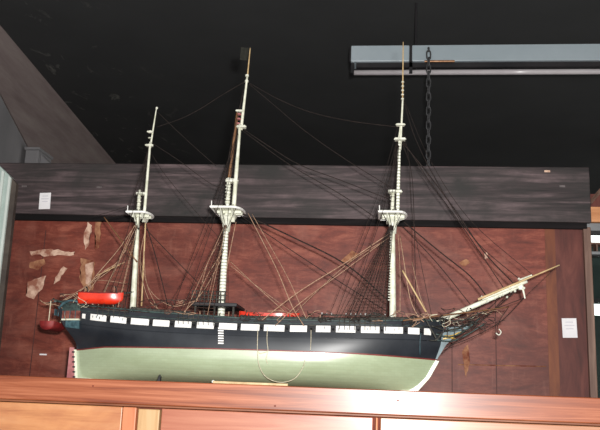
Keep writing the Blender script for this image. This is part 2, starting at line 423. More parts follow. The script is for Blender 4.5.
# pale metal post at the left edge
pt = at(16.5, 181, 1.66); pb = at(3, 300, 1.66)
lean = (pt.x - pb.x) / (pt.z - pb.z)
post = thing('metal_post', 'pale grey aluminium post standing on the cabinet at the left edge', 'post', (pb.x - .03, 1.68, SH))
def post_slab(name, x0, x1, y0, y1, zt0, zt1, m):
    def X(x, z): return pb.x + x + lean * (z - pb.z)
    z0 = SH + .0003
    link(name, prism(B(), [(X(x0, z0), y0, z0), (X(x1, z0), y0, z0), (X(x1, zt1), y0, zt1), (X(x0, zt0), y0, zt0)], (0, y1 - y0, 0)), m, post)
post_slab('post_body', -.068, -.0175, 1.663, 1.675, pt.z + .055, pt.z + .012, M['post'])
post_slab('front_flange', -.0175, -.0115, 1.655, 1.675, pt.z + .012, pt.z + .006, M['post_light'])
post_slab('rib', -.036, -.030, 1.657, 1.663, pt.z + .024, pt.z + .020, M['post_light'])
post_slab('dark_edge', -.0114, .0005, 1.66, 1.672, pt.z + .006, pt.z - .006, M['post_dark'])

# right end: a glazed opening into the next room
WY = 1.80
wr = B(); box(wr, (.595, WY, 0), (2.4, WY + .06, 3.2)); box(wr, (.4405, WY + .07, 2.235), (.595, WY + .13, 3.2))
struct(link('wall_right', box(B(), (.80, WY, 0), (2.4, WY + .06, 2.4)), M['darkwall']))
win = thing('window_1', 'x', 'window', (.55, WY, 1.0)); 
del win['label']; del win['category']; struct(win)
def Z(px, py, Y=WY): return at(px, py, Y).z
def wpart(name, x0, x1, z0, z1, y0, y1, m, bev=.0): return link(name, box(B(), (x0, y0, z0), (x1, y1, z1)), m, win, bevel=bev)
jx0 = XR + .0002; jx1 = jx0 + .016
wpart('jamb', jx0, jx1, 0, Z(590, 228), WY - .01, WY + .05, M['frame_brown'], .002)
wpart('header', jx1 - .014, .80, Z(596, 223), Z(596, 208), WY - .012, WY + .05, M['frame_orange'], .001)
wpart('head_strip', jx1 - .014, .80, Z(596, 231), Z(596, 223.5), WY - .004, WY + .05, M['frame_grey'], .001)
wpart('transom', jx1, .80, Z(596, 254.5), Z(596, 251.5), WY - .002, WY + .04, M['frame_grey'], .001)
wpart('transom_bar', jx1, .80, Z(596, 244.2), Z(596, 242.4), WY + .0, WY + .03, M['frame_brown'])
p = at(597, 247, WY)
wpart('glazing_bar', p.x - .001, p.x + .002, Z(596, 251.5), Z(596, 244.2), WY + .002, WY + .03, M['frame_brown'])
wpart('pane', jx1, .80, .2, Z(596, 254.5), WY + .018, WY + .021, M['glass'])
# rafter brace above the header
a = at(590, 203, 1.87); c = at(606, 184, 1.87)
link('brace', tube(B(), [a, c], .0045, 4), M['frame_brown'], win)
p0 = at(590, 208, 1.9)
wpart('upper_board', XR + .012, .80, Z(596, 208, 1.9), Z(596, 194, 1.9), 1.9, 1.93, M['panel_dark'])
# next room seen through it: teal wall, a lit lamp and a glowing bar imitating a reflection
struct(link('wall_room', box(B(), (.9, 6.5, 0), (4, 6.6, 3.19)), M['room_teal']))
def lamp_or_reflection(px0, py0, px1, py1, Y, label, nm='lamp_and_reflection'):
    a = at(px0, py1, Y); c = at(px1, py0, Y)
    o = thing(nm, label, 'lamp', (a.x + .3, Y, a.z))
    link('housing', box(B(), (a.x - .02, Y + .0, c.z), (a.x + 1.1, Y + .12, c.z + .03)), M['frame_grey'], o)
    link('diffuser', box(B(), (a.x, Y + .005, a.z), (a.x + 1.08, Y + .11, c.z)), M['lit'], o)
    for dx in (.12, .95):
        link('hanger_rod', tube(B(), [(a.x + dx, Y + .06, c.z + .03), (a.x + dx, Y + .06, 3.2)], .004, 6), M['chain'], o)
lamp_or_reflection(589, 231.5, 640, 241.5, 4.4, 'lit white lamp in the next room, upper one in the opening on the right')
lamp_or_reflection(591, 305, 640, 313, 4.4, 'glowing white bar added to imitate a light reflection in the window glass')  # added glowing bar imitates a reflection in the glass, no lamp hangs here

# fluorescent fixture hanging under the black ceiling
FY = 2.8
z1 = at(351, 45.5, FY).z; z0 = at(351, 61.5, FY).z; x0 = at(351, 55, FY).x; xm = at(411, 55, FY).x
ztu = at(351, 67, FY).z; ztl = at(351, 72, FY).z
fx = thing('fluorescent_fixture', 'long unlit bluish white fluorescent light fixture hanging under the black ceiling', 'light fixture', (.5, FY + .05, ztl))
link('housing', box(B(), (x0, FY, z0), (xm - .006, FY + .07, z1)), M['fix_blue'], fx, bevel=.003)
link('housing', box(B(), (xm + .004, FY, z0), (1.35, FY + .07, z1)), M['fix_blue'], fx, bevel=.003)
link('joint', box(B(), (xm - .006, FY + .003, z0), (xm + .004, FY + .067, z1 - .002)), M['fix_dark'], fx)
link('end_cap', box(B(), (x0 - .006, FY + .006, z0 + .002), (x0 - .0001, FY + .064, z1 - .002)), M['fix_dark'], fx)
link('ballast_cover', box(B(), (x0 + .02, FY + .012, ztu + .004), (1.33, FY + .058, z0)), M['fix_dark'], fx)
link('tube_lamp', tube(B(), [(x0 + .012, FY + .03, (ztu + ztl) / 2), (1.34, FY + .03, (ztu + ztl) / 2)], (ztu - ztl) / 2, 14), M['tube'], fx, smooth=True)
for xx in (x0 + .006, xm, 1.0):
    link('lamp_holder', box(B(), (xx - .006, FY + .012, ztl + .002), (xx + .006, FY + .052, z0)), M['fix_dark'], fx)
link('conduit', tube(B(), [(xm + .05, FY - .004, z0 - .003), (xm + .16, FY - .004, z0 - .003)], .0045, 8), M['brass'], fx)
for xx in (.1, 1.1):
    link('hanger_rod', tube(B(), [(xx, FY + .035, z1), (xx, FY + .035, 3.2)], .005, 6), M['fix_dark'], fx)
# chain
cx = at(428.5, 100, FY - .018)
ch = thing('hanging_chain', 'dark steel chain hanging down from the light fixture behind the beam', 'chain', (cx.x, FY - .018, 2.2))
ztop = at(428, 57, FY).z
def chain_link(turn):
    bm = B(); pts = []
    for k in range(17):
        a = 2 * math.pi * k / 16
        xx = .0075 * math.cos(a); zz = .0095 * math.sin(a) + (.008 if math.sin(a) > 0.01 else (-.008 if math.sin(a) < -.01 else 0))
        pts.append(Vector((xx * math.cos(turn), xx * math.sin(turn), zz)))
    tube(bm, pts, .0029, 6, cap=False); return bm
protos = []
z = ztop; k = 0
while z > 2.16:
    if k < 2:
        bm = chain_link(.3 + k * math.pi / 2)
        bmesh.ops.translate(bm, verts=bm.verts, vec=Vector((cx.x, FY - .018, 2.2)))
        o = link('chain_link', bm, M['chain'], ch, smooth=True); protos.append(o)
    else:
        o = protos[k % 2].copy(); COL.objects.link(o); o.parent = ch
    o.location = (0, 0, z - 2.2); z -= .0275; k += 1
link('chain_hook', tube(B(), smooth_path([(cx.x, FY - .018, ztop + .012), (cx.x, FY - .018, ztop + .026), (cx.x, FY - .006, ztop + .034), (cx.x, FY + .004, ztop + .03)]), .004, 6), M['chain'], ch)

# ---------------------------------------------------------------- cabinet
CY = 1.30
cab = thing('cabinet', 'tall honey coloured wooden cabinet with orange top rail carrying the ship model', 'cabinet', (-.15, CY + .22, 0))
def cp(name, lo, hi, m, bev=.0015, parent=None): return link(name, box(B(), lo, hi), m, parent or cab, bevel=bev)
XL, XRR = -1.25, .95
RB = 1.6825
cp('top_rail', (XL, CY, RB), (XRR, CY + .02, SH), M['rail_wood'], .0016)
cp('top_board', (XL, CY + .0205, SH - .02), (XRR, 1.72, SH), M['cab_side'], .001)
cp('carcass', (XL, CY + .03, 0), (XRR, 1.70, SH - .0205), M['gap'], 0)
cp('cornice_bead', (XL, CY + .0015, RB - .0035), (XRR, CY + .02, RB - .0002), M['cab_side'], .0008)
# doors below: outlines on plane CY+.006
DY = CY + .004
def dx(px): return at(px, 425, DY).x
def dz(px, py): return at(px, py, DY).z
zd = RB - .0045
cp('door', (XL, DY, .06), (dx(121), DY + .02, zd), M['door_wood_a'])
cp('stile', (dx(121.4), DY + .0005, .06), (dx(135), DY + .02, zd), M['stile_pink'])
cp('stile', (dx(137), DY + .0008, .06), (dx(158.5), DY + .02, zd - .002), M['stile_pale'])
cp('door', (dx(160.5), DY, .06), (dx(373), DY + .02, zd), M['door_wood_b'])
cp('stile', (dx(375.6), DY + .002, .06), (dx(377.8), DY + .02, zd), M['stile_pink'])
d3 = cp('door', (dx(380.3), DY, .06), (XRR, DY + .02, zd), M['door_wood_c'])
cp('plinth', (XL, CY + .02, 0), (XRR, CY + .03, .055), M['cab_side'])
for px, py in ((93, 386), (275, 406), (398, 400.5)):
    p = at(px, py, CY)
    link('nail_hole', tube(B(), [(p.x, CY - .0004, p.z), (p.x, CY + .003, p.z)], .0016, 8), M['gap'], cab)

# loose strip lying near the shelf front edge
a = at(213, 383.6, CY + .03); b_ = at(288, 386.6, CY + .03)
st = thing('wooden_strip', 'thin cream wooden strip lying on the shelf in front of the hull', 'strip', ((a.x + b_.x) / 2, CY + .03, SH))
link('strip', box(B(), (a.x, CY + .026, SH + .0002), (b_.x, CY + .034, SH + .0042)), M['tanspar'], st, bevel=.0008)
link('end_knob', ball(B(), Vector((a.x, CY + .03, SH + .003)), .0028), M['white_paint'], st, smooth=True)
# dark wedge under the hull
a = at(159, 377, 1.40)
wd = B(); prism(wd, [(a.x - .002, 1.395, SH + .0002), (a.x + .0035, 1.395, SH + .0002), (a.x + .004, 1.395, SH + .009), (a.x + .0015, 1.395, SH + .013)], (0, .008, 0))
tag(link('support_wedge', wd, M['port_dark']), 'small dark wedge standing on the shelf under the stern half of the hull', 'wedge')

# ================================================================ THE SHIP MODEL
YC = 1.50
ZK = SH + .0004
ship = thing('ship_model', 'large three masted sailing frigate model with black hull and green cream bottom, on the cabinet', 'ship model', (-.24, YC, ZK))
WLZ = [(77, 350, 1.5), (104, 346.8, 1.46), (150, 347, 1.425), (250, 349.7, 1.425), (350, 353, 1.425), (437, 360, 1.5)]
def interp(tab, x):
    if x <= tab[0][0]: return tab[0][1]
    for (a, fa), (b, fb) in zip(tab, tab[1:]):
        if x <= b: return fa + (fb - fa) * (x - a) / (b - a)
    return tab[-1][1]
def tabXZ(lst): return sorted((at(*p).x, at(*p).z) for p in lst)
wl_tab = tabXZ(WLZ)
rail_tab = tabXZ([(60, 303, 1.5), (80, 305, 1.445), (150, 312, 1.43), (250, 319, 1.43), (350, 321.5, 1.43), (430, 320, 1.46), (447, 318, 1.5)])
stern_tab = [(ZK, at(77.5, 378, YC).x), (at(77, 345, YC).z, at(77, 345, YC).x), (at(76, 340, YC).z, at(76, 340, YC).x), (at(71, 332, YC).z, at(72.5, 332, YC).x),
             (at(64, 323, YC).z, at(66.5, 323, YC).x), (at(61, 312, YC).z, at(63.5, 312, YC).x), (at(60, 303, YC).z, at(60.5, 303, YC).x)]
stem_tab = [(ZK, at(414, 391.6, YC).x), (at(427, 378, YC).z, at(427, 378, YC).x), (at(437, 360, YC).z, at(437, 360, YC).x),
            (at(443, 345, YC).z, at(442, 345, YC).x), (at(446, 330, YC).z, at(444, 330, YC).x), (at(447, 318, YC).z, at(445, 318, YC).x)]
mid = [(0, .0045), (.002, .012), (.0045, .0245), (.008, .0365), (.013, .0480), (.020, .0580), (.028, .0650), (.036, .0694), (.045, .0718), (.053, .07265), (.0626, .0730), (.070, .07295), (.078, .0725), (.088, .0712), (.10, .0684), (.11, .0662), (.14, .062)]
def hb(X, Zv):
    """half breadth of the hull"""
    xs = interp(stern_tab, Zv); xe = interp(stem_tab, Zv)
    u = (X - xs) / (xe - xs); u = min(1, max(0, u)); h = Zv - ZK
    hn = min(1, max(0, h / .115))
    w = max(0, (u - .60) / .40); nb = 1.7 + 2.2 * hn
    fb = 1 - w ** nb
    s = max(0, (.42 - u) / .42); tt = min(1, max(0, (h - .058) / .04)); c = 1 - .38 * (tt * tt * (3 - 2 * tt)); ns = 1.5 + 1.3 * hn
    fs = 1 - c * s ** ns
    return max(.0022, interp(mid, h) * fb * fs)
def near(px, py, lift=0):
    """point of the near hull side seen at a photo position"""
    Y = YC - .06
    for _ in range(12):
        p = at(px, py, Y); Y = YC - hb(p.x, p.z) - lift
    return at(px, py, Y)
NX = 90
def hull_band(zlo, zhi, rows, off=0.0, close=None, cap_ends=True, u0=0, u1=1):
    """both sides of the hull between two height functions of X"""
    bm = B()
    for side in (-1, 1):
        g = []
        for i in range(NX + 1):
            t = i / NX; t = .5 - .5 * math.cos(math.pi * t) if (u0, u1) == (0, 1) else u0 + (u1 - u0) * t
            col = []
            xg = xs0 + (xe0 - xs0) * t
            za, zb = zlo(xg), zhi(xg)
            for j in range(rows + 1):
                zz = za + (zb - za) * j / rows
                xs = interp(stern_tab, zz); xe = interp(stem_tab, zz)
                X = xs + (xe - xs) * t
                col.append(bm.verts.new((X, YC + side * (hb(X, zz) + off), zz)))
            g.append(col)
        for i in range(NX):
            for j in range(rows):
                bm.faces.new((g[i][j], g[i + 1][j], g[i + 1][j + 1], g[i][j + 1]))
        if side == -1: gn = g
    if cap_ends:
        for i in (0, NX):
            for j in range(rows): bm.faces.new((gn[i][j], gn[i][j + 1], g[i][j + 1], g[i][j]))
    if close == 'bottom':
        for i in range(NX): bm.faces.new((gn[i][0], g[i][0], g[i + 1][0], gn[i + 1][0]))
    bmesh.ops.remove_doubles(bm, verts=bm.verts, dist=1e-6)
    return bm
xs0 = interp(stern_tab, ZK + .06); xe0 = interp(stem_tab, ZK + .06)
wlz = lambda X: interp(wl_tab, X)
rz = lambda X: interp(rail_tab, X)
hull = link('hull', hull_band(lambda X: wlz(X) + .0012, rz, 16), M['hull_black'], ship, smooth=True)
link('lower_hull', hull_band(lambda X: ZK, lambda X: wlz(X) - .0012, 26, close='bottom'), M['hull_copper'], ship, smooth=True)
link('waterline_stripe', hull_band(lambda X: wlz(X) - .0012, lambda X: wlz(X) + .0012, 1, .0003), M['boot_red'], ship, smooth=True)
# keel and stem edge
kp = [at(76.5, 345, YC), Vector((stern_tab[0][1], YC, ZK + .003))]
stem_line = [Vector((interp(stem_tab, zz), YC, zz)) for zz in [ZK + .0022 + k * (wlz(.1) - ZK - .004) / 10 for k in range(11)]]
bm = B()
prof = [(p.x, p.z) for p in stem_line]
outer = [(x + .0048, z) for x, z in prof]
prism(bm, [Vector((x, YC - .003, z)) for x, z in prof] + [Vector((x, YC - .003, z)) for x, z in outer[::-1]], (0, .006, 0))
link('stem_edge', bm, M['white_keel'], ship)
bm = box(B(), (stern_tab[0][1], YC - .003, ZK), (stem_tab[0][1] + .004, YC + .003, ZK + .0035))
link('keel', bm, M['white_keel'], ship)
# cutwater above the waterline
bm = B()
cw = [at(436, 361, YC), at(446, 345, YC), at(458, 333, YC), at(470, 327, YC), at(462, 325, YC), at(447, 327, YC), at(440, 340, YC), at(434, 356, YC)]
prism(bm, [p + Vector((0, -.0025, 0)) for p in cw], (0, .005, 0))
link('cutwater', bm, M['teal'], ship)
# stern post and rudder
bm = B(); s0 = stern_tab[0][1]
prism(bm, [Vector((s0 - .004, YC - .0035, ZK + .001)), Vector((s0 + .001, YC - .0035, ZK + .001)), Vector((stern_tab[1][1] + .001, YC - .0035, wlz(s0))), Vector((stern_tab[1][1] - .004, YC - .0035, wlz(s0)))], (0, .007, 0))
link('sternpost', bm, M['white_keel'], ship)
bm = B(); r0 = s0 - .0045
prism(bm, [Vector((r0 - .016, YC - .0025, ZK + .001)), Vector((r0, YC - .0025, ZK + .001)), Vector((stern_tab[1][1] - .0045, YC - .0025, wlz(s0) + .004)), Vector((stern_tab[1][1] - .013, YC - .0025, wlz(s0) + .004))], (0, .005, 0))
rud = link('rudder', bm, M['rudder'], ship)
for k in range(6):
    t = (k + .5) / 6; zz = ZK + t * (wlz(s0) - ZK); xx = r0 + t * (stern_tab[1][1] - .0045 - r0)
    link('rudder_hinge', box(B(), (xx - .003, YC - .0042, zz - .0015), (xx + .002, YC + .0042, zz + .0015)), M['port_dark'], rud)

# rail cap
for side in (-1, 1):
    pts = []
    for i in range(61):
        t = i / 60; X = interp(stern_tab, 1.86) + .001 + t * (interp(stem_tab, 1.85) - interp(stern_tab, 1.86) - .002)
        pts.append(Vector((X, YC + side * hb(X, rz(X)), rz(X) + .001)))
    link('rail', tube(B(), pts, .0018, 6), M['green_dark'], ship, smooth=True)
# deck inside
bm = B(); g = []
for i in range(41):
    X = interp(stern_tab, 1.85) + .004 + i / 40 * (interp(stem_tab, 1.84) - interp(stern_tab, 1.85) - .008)
    zz = rz(X) - .016; w = hb(X, zz) - .001
    g.append([bm.verts.new((X, YC + s * w, zz)) for s in (-1, 0, 1)])
for a, b_ in zip(g, g[1:]):
    for k in (0, 1): bm.faces.new((a[k], a[k + 1], b_[k + 1], b_[k]))
link('deck', bm, M['deckwood'], ship)

# white gun stripe broken by dark ports
ports_px = [(90.5, 106.5), (110.5, 126.5), (131, 149), (153, 169.5), (175, 191.5), (197, 214), (219, 237), (241, 259.5), (264, 284.5), (290, 307), (316, 330.5), (336, 355.5), (361, 379.5), (384, 403), (408, 419.5), (424, 431)]
def yc(px): return interp([(80, 315.5), (95, 317.5), (130, 321), (160, 323.2), (205, 325.4), (240, 327), (290, 328.6), (330, 329), (380, 330), (405, 330.5), (432, 332)], px)
def patch(x0, x1, z0, z1, off, side, thick=.0006):
    bm = B(); n = 5; g = []
    for i in range(n + 1):
        X = x0 + (x1 - x0) * i / n
        g.append([[bm.verts.new((X, YC + side * (hb(X, zz) + o), zz)) for zz in (z0(X), (z0(X) + z1(X)) / 2, z1(X))] for o in (-.0004, off)])
    for i in range(n):
        for k in (0, 1):
            bm.faces.new((g[i][1][k], g[i + 1][1][k], g[i + 1][1][k + 1], g[i][1][k + 1]))
        for k in (0, 2): bm.faces.new((g[i][0][k], g[i + 1][0][k], g[i + 1][1][k], g[i][1][k]))
    for i in (0, n):
        for k in (0, 1): bm.faces.new((g[i][0][k], g[i][1][k], g[i][1][k + 1], g[i][0][k + 1]))
    return bm
zs_tab = sorted((near(px, yc(px)).x, near(px, yc(px)).z) for px in range(80, 434, 12))
zst = lambda X: interp(zs_tab, X)
xprev = None
H = .0058
gaps = []
for i, (a, b_) in enumerate(ports_px):
    xa = near(a, yc(a)).x; xb = near(b_, yc(b_)).x
    for side in (-1, 1):
        s = link('white_stripe', patch(xa, xb, lambda X: zst(X) - H, lambda X: zst(X) + H, .0008, side), M['white_paint'], ship)
        if i in (0, 1, 10, 11, 12, 13) and side == -1:          # old lettering-like scuffs on these blocks
            for k in range(4):
                if random.random() < .55:
                    xx = xa + (xb - xa) * (.12 + .22 * k + random.uniform(-.02, .02)); w = random.uniform(.0007, .0014)
                    zc = zst(xx) + random.uniform(-.001, .0025)
                    link('paint_chip', patch(xx, xx + w, lambda X: zc - random.uniform(.001, .003), lambda X: zc + .0025, .0014, side), M['teal'] if k % 2 else M['clutter'], s)
    if xprev is not None: gaps.append((xprev, xa))
    xprev = xb
# small crescent of white at the quarter
px = near(84, 317).x
for side in (-1, 1):
    link('white_stripe', patch(px - .004, px + .003, lambda X: zst(X) - H * .8, lambda X: zst(X) + H * .7, .0008, side), M['white_paint'], ship)
for xa, xb in gaps:
    xm_ = (xa + xb) / 2; w = max(.003, (xb - xa) / 2 - .0005)
    for side in (-1, 1):
        y = YC + side * hb(xm_, zst(xm_))
        pf = link('gun_port', patch(xm_ - w, xm_ + w, lambda X: zst(X) - H * .95, lambda X: zst(X) + H * .8, .0005, side), M['port_dark'], ship)
        link('port_lid', box(B(), (xm_ - w, min(y, y + side * .006), zst(xm_) + H * .85), (xm_ + w, max(y, y + side * .006), zst(xm_) + H * .85 + .0014)), M['clutter'], pf)
        link('cannon', tube(B(), [(xm_, y - side * .002, zst(xm_) - .001), (xm_, y + side * .007, zst(xm_) - .0005)], [.0022, .0017], 8), M['gun'], pf, smooth=True)

# side ladder of white steps on the near side, by the main mast
for k in range(7):
    p = near(220.8, 328.2 + k * 2.5, .0015)
    link('side_step', box(B(), (p.x - .0050, p.y, p.z - .0012), (p.x + .0050, p.y + .004, p.z + .0012)), M['white_paint'], ship)

# moulding lines on the black wales
for dz_ in (-.016, .0095):
    for side in (-1, 1):
        pts = []
        for i in range(50):
            X = -.585 + i / 49 * .66; zz = zst(X) + dz_
            pts.append(Vector((X, YC + side * (hb(X, zz) + .0002), zz)))
        link('wale_moulding', tube(B(), pts, .0008, 5), M['green_dark'] if dz_ > 0 else M['hull_black'], ship, smooth=True)

# channels with deadeyes at each mast, both sides
def channel(px0, px1, py0, py1, n):
    a = near(px0, py0, .004); c = near(px1, py1, .004)
    for side in (-1, 1):
        bm = B(); g = []
        ys = []
        for i in range(7):
            X = a.x + (c.x - a.x) * i / 6; zz = a.z + (c.z - a.z) * i / 6; y0 = hb(X, zz)
            g.append([bm.verts.new((X, YC + side * yy, z2)) for yy, z2 in ((y0 - .001, zz - .0008), (y0 + .007, zz - .0008), (y0 + .007, zz + .0008), (y0 - .001, zz + .0008))])
        for u_, v_ in zip(g, g[1:]):
            for k in range(4): bm.faces.new((u_[k], u_[(k + 1) % 4], v_[(k + 1) % 4], v_[k]))
        bm.faces.new(g[0]); bm.faces.new(g[-1][::-1])
        chn = link('channel', bm, M['clutter'], ship)
        for i in range(n):
            t = (i + .5) / n; X = a.x + (c.x - a.x) * t; zz = a.z + (c.z - a.z) * t; y = YC + side * (hb(X, zz) + .006)
            bm = B(); ball(bm, Vector((X, y, zz + .0022)), .0016, 6); ball(bm, Vector((X, y, zz + .0075)), .0016, 6)
            tube(bm, [(X, y, zz + .0022), (X, y, zz + .0075)], .0006, 4)
            tube(bm, [(X, y, zz), (X, y - side * .004, zz - .012)], .0006, 4)
            link('deadeye', bm, M['clutter'], chn)
    return a, c
chM = channel(176, 216, 317.5, 320, 8)
chF = channel(337, 388, 323.2, 324, 10)
chZ = channel(95, 128, 309.5, 312, 6)

# rolled hammocks stowed along the rail: dark irregular bundles
for (pa, pb_) in ((130, 190), (240, 330), (330, 425)):
    for side in (-1, 1):
        bm = B(); xa = near(pa, 316).x; xb = near(pb_, 320).x; n = 26; pts = []; rr = []
        for i in range(n * 2 + 1):
            X = xa + (xb - xa) * i / (n * 2)
            pts.append(Vector((X, YC + side * (hb(X, rz(X)) - .002), rz(X) + .0042))); rr.append(.0034 if i % 2 else .0022 + random.uniform(0, .0006))
        tube(bm, pts, rr, 7)
        link('hammock_netting', bm, M['clutter'], ship, smooth=True)
# stanchions and pins along the rail
for i in range(34):
    X = -.56 + i * .0185 + random.uniform(-.002, .002); y = YC - hb(X, rz(X)) + .001; h = random.uniform(.006, .012)
    link('stanchion', tube(B(), [(X, y, rz(X)), (X + random.uniform(-.001, .001), y, rz(X) + h)], .0007, 5), M['clutter'] if i % 3 else M['rope_tan'], ship)
a = at(322, 313.5, 1.53); c = at(385, 314.5, 1.53)
pr = link('pin_rail', tube(B(), [a - Vector((0, 0, .0025)), c - Vector((0, 0, .0025))], .0012, 6), M['clutter'], ship)
for sgn in (0, 1):
    q = (a, c)[sgn]; tube_b = tube(B(), [q - Vector((0, 0, .0025)), Vector((q.x, q.y, rz(q.x) - .016))], .0015, 6); link('pin_rail_leg', tube_b, M['clutter'], pr)
for i in range(14):
    t = i / 13; q = a.lerp(c, t)
    if i in (3, 4): continue
    link('belaying_pin', ball(B(), q, .0015 if i % 3 else .002, 6), M['white_paint'], pr, smooth=True)

# quarter galleries and stern board
for side in (-1, 1):
    xA = near(64, 315).x - .002; xB = near(80.5, 315).x
    def zf(px, py): return near(px, py).z
    z_a, z_b, z_c, z_d, z_e = zf(74, 329), zf(74, 320.5), zf(74, 319), zf(74, 311), zf(74, 305)
    def q(name, z0, z1, off, m, x0=xA, x1=xB, x0t=None):
        x0b = x0; bm = patch(max(x0, interp(stern_tab, z0) + .001), x1, lambda X: z0 + (.004 * max(0, (xB - X) / (xB - xA)) if name == 'gallery_base' else 0), lambda X: z1, off, side); return link(name, bm, m, ship)
    gb = q('gallery_base', z_a, z_b, .005, M['teal'])
    q('gallery_ledge', z_b, z_c, .007, M['white_keel'])
    gw = q('gallery_windows', z_c, z_d, .0055, M['gallery'])
    for k in range(3):
        xx = xA + (xB - xA) * (.15 + .3 * k)
        link('window_bar', patch(xx, xx + .0015, lambda X: z_c, lambda X: z_d, .0065, side), M['teal'], gw)
    q('gallery_roof', z_d, z_e + .002, .006, M['green_dark'])
# transom
tz0 = stern_tab[3][0]; tz1 = stern_tab[6][0]
bm = B(); g = []
for k in range(7):
    zz = tz0 + (tz1 - tz0) * k / 6; xx = interp(stern_tab, zz) - .0006; w = hb(xx + .001, zz) + .001
    g.append([bm.verts.new((xx - .002 * (1 - (s / 4) ** 2), YC + w * s / 4, zz)) for s in range(-4, 5)])
for u_, v_ in zip(g, g[1:]):
    for k in range(8): bm.faces.new((u_[k], u_[k + 1], v_[k + 1], v_[k]))
trn = link('transom', bm, M['gallery'], ship, smooth=True)
for k in range(5):
    y = YC + (-2 + k) * .017; zz = (tz0 + tz1) / 2 + .006; xx = interp(stern_tab, zz) - .003
    link('stern_window', box(B(), (xx - .0006, y - .005, zz - .006), (xx + .001, y + .005, zz + .006)), M['teal'], trn)
q0 = Vector((stern_tab[6][1] - .001, YC, tz1)); wq = hb(q0.x + .002, tz1)
link('taffrail', tube(B(), [q0 + Vector((0, -wq, .001)), q0 + Vector((-.004, 0, .003)), q0 + Vector((0, wq, .001))], .0028, 6), M['green_dark'], ship)
# carved scroll at the stern rail top
link('stern_carving', tube(B(), smooth_path([at(80, 303, 1.45), at(72, 301, 1.452), at(64, 304, 1.458), at(60, 308, 1.462)]), [.0018] * 15 + [.0018], 6) if False else tube(B(), smooth_path([at(84, 304, 1.448), at(72, 300.5, 1.452), at(64, 303, 1.458), at(59, 308, 1.462)]), .0022, 6), M['teal'], ship)

# ---------------------------------------------------------------- boats
def boat(name, centre, L, W, D, axis, m, inner, parent, square=True):
    """open ship's boat; axis 'X' or 'Y'; square stern at the low end"""
    bm = B(); n = 22; rows = 8; g = []
    for i in range(n + 1):
        t = i / n
        w = (1 - max(0, (t - .55) / .45) ** 2.3) * (1 - (.35 if square else 1) * max(0, (.3 - t) / .3) ** 2)
        w = max(w, .02); keel = -D * (1 - .5 * max(0, (t - .7) / .3) ** 3) ; top = .16 * D * abs(2 * t - 1) ** 2
        ring = []
        for j in range(rows * 2 + 1):
            a = math.pi * (j / (rows * 2)); yy = -math.cos(a) * W / 2 * w; zz = top + (keel - top) * (math.sin(a) ** .7)
            xx = (t - .5) * L
            ring.append(Vector((xx, yy, zz)))
        g.append(ring)
    def place(v): return centre + (v if axis == 'X' else Vector((v.y, v.x, v.z)))
    V = [[bm.verts.new(place(v)) for v in r] for r in g]
    for a, b_ in zip(V, V[1:]):
        for k in range(rows * 2): bm.faces.new((a[k], a[k + 1], b_[k + 1], b_[k]))
    bm.faces.new(V[0]); bm.faces.new(V[-1])
    # inside bottom
    I = [[bm.verts.new(place(Vector((r[k].x * .97, r[k].y * .9, -D * .25)))) for k in (0, rows * 2)] for r in g]
    for a, b_ in zip(I, I[1:]): bm.faces.new((a[0], a[1], b_[1], b_[0]))
    o = link(name, bm, m, parent, smooth=True)
    for k in (.25, .5, .72):
        x = (k - .5) * L; w = W * .45 * (1 - max(0, (k - .55) / .45) ** 2.3)
        lo = place(Vector((x - L * .012, -w, -D * .16))); hi = place(Vector((x + L * .012, w, -D * .1)))
        lo, hi = Vector((min(lo.x, hi.x), min(lo.y, hi.y), min(lo.z, hi.z))), Vector((max(lo.x, hi.x), max(lo.y, hi.y), max(lo.z, hi.z)))
        link('thwart', box(B(), lo, hi), inner, o)
    return o
# quarter boat on the near side, bright red
a = at(79.5, 293, 1.445); c = at(123.5, 294.5, 1.445); dpt = a.z - at(80, 303.5, 1.445).z
qb = boat('quarter_boat', (a + c) / 2 , c.x - a.x, .024, dpt, 'X', M['red_boat'], M['dull_red'], ship)
link('gunwale', tube(B(), [Vector((a.x + .002, 1.4335, (a.z + c.z) / 2 + .0012)), Vector(((a.x + c.x) / 2, 1.4325, (a.z + c.z) / 2)), Vector((c.x - .008, 1.436, (a.z + c.z) / 2 + .001))], .0012, 5), M['dull_red'], qb)
for px in (86, 115):
    p = at(px, 300, 1.455); 
    link('davit', tube(B(), smooth_path([Vector((p.x, 1.462, rz(p.x) - .004)), Vector((p.x, 1.461, p.z + .010)), Vector((p.x, 1.456, p.z + .022)), Vector((p.x, 1.445, p.z + .024))]), .0010, 6), M['green_dark'], ship)
    link('rope', tube(B(), [Vector((p.x, 1.445, p.z + .024)), Vector((p.x, 1.445, a.z))], .0005, 5), M['rope_tan'], ship)
# boat amidships on deck (red)
a = at(240, 315.5, 1.50); c = at(300, 317, 1.50)
ZB = rz(-.2) - .016
boat('deck_boat', Vector(((a.x + c.x) / 2, 1.50, a.z + .0045)), c.x - a.x, .034, .018, 'X', M['red_boat'], M['dull_red'], ship)
# boat hung across the stern, dull red
a = at(44, 323.5, 1.50); c = at(64, 324, 1.50)
cb = Vector(((a.x + c.x) / 2, YC, a.z))
sb = boat('stern_boat', cb, .07, c.x - a.x, .0145, 'Y', M['dull_red'], M['dull_red'], ship)
for dy in (-.026, .03):
    y = YC + dy
    pts = smooth_path([Vector((stern_tab[6][1] + .012, y, tz1 + .001)), Vector((stern_tab[6][1] - .004, y, tz1 + .004)), Vector((cb.x + .006, y, tz1 + .006)), Vector((cb.x, y, tz1 + .001))])
    link('davit', tube(B(), pts, .0011, 6), M['clutter'], ship, smooth=True)
    link('rope', tube(B(), [pts[-1], Vector((cb.x, y, cb.z - .004))], .0009, 5), M['rope_pale'], ship)

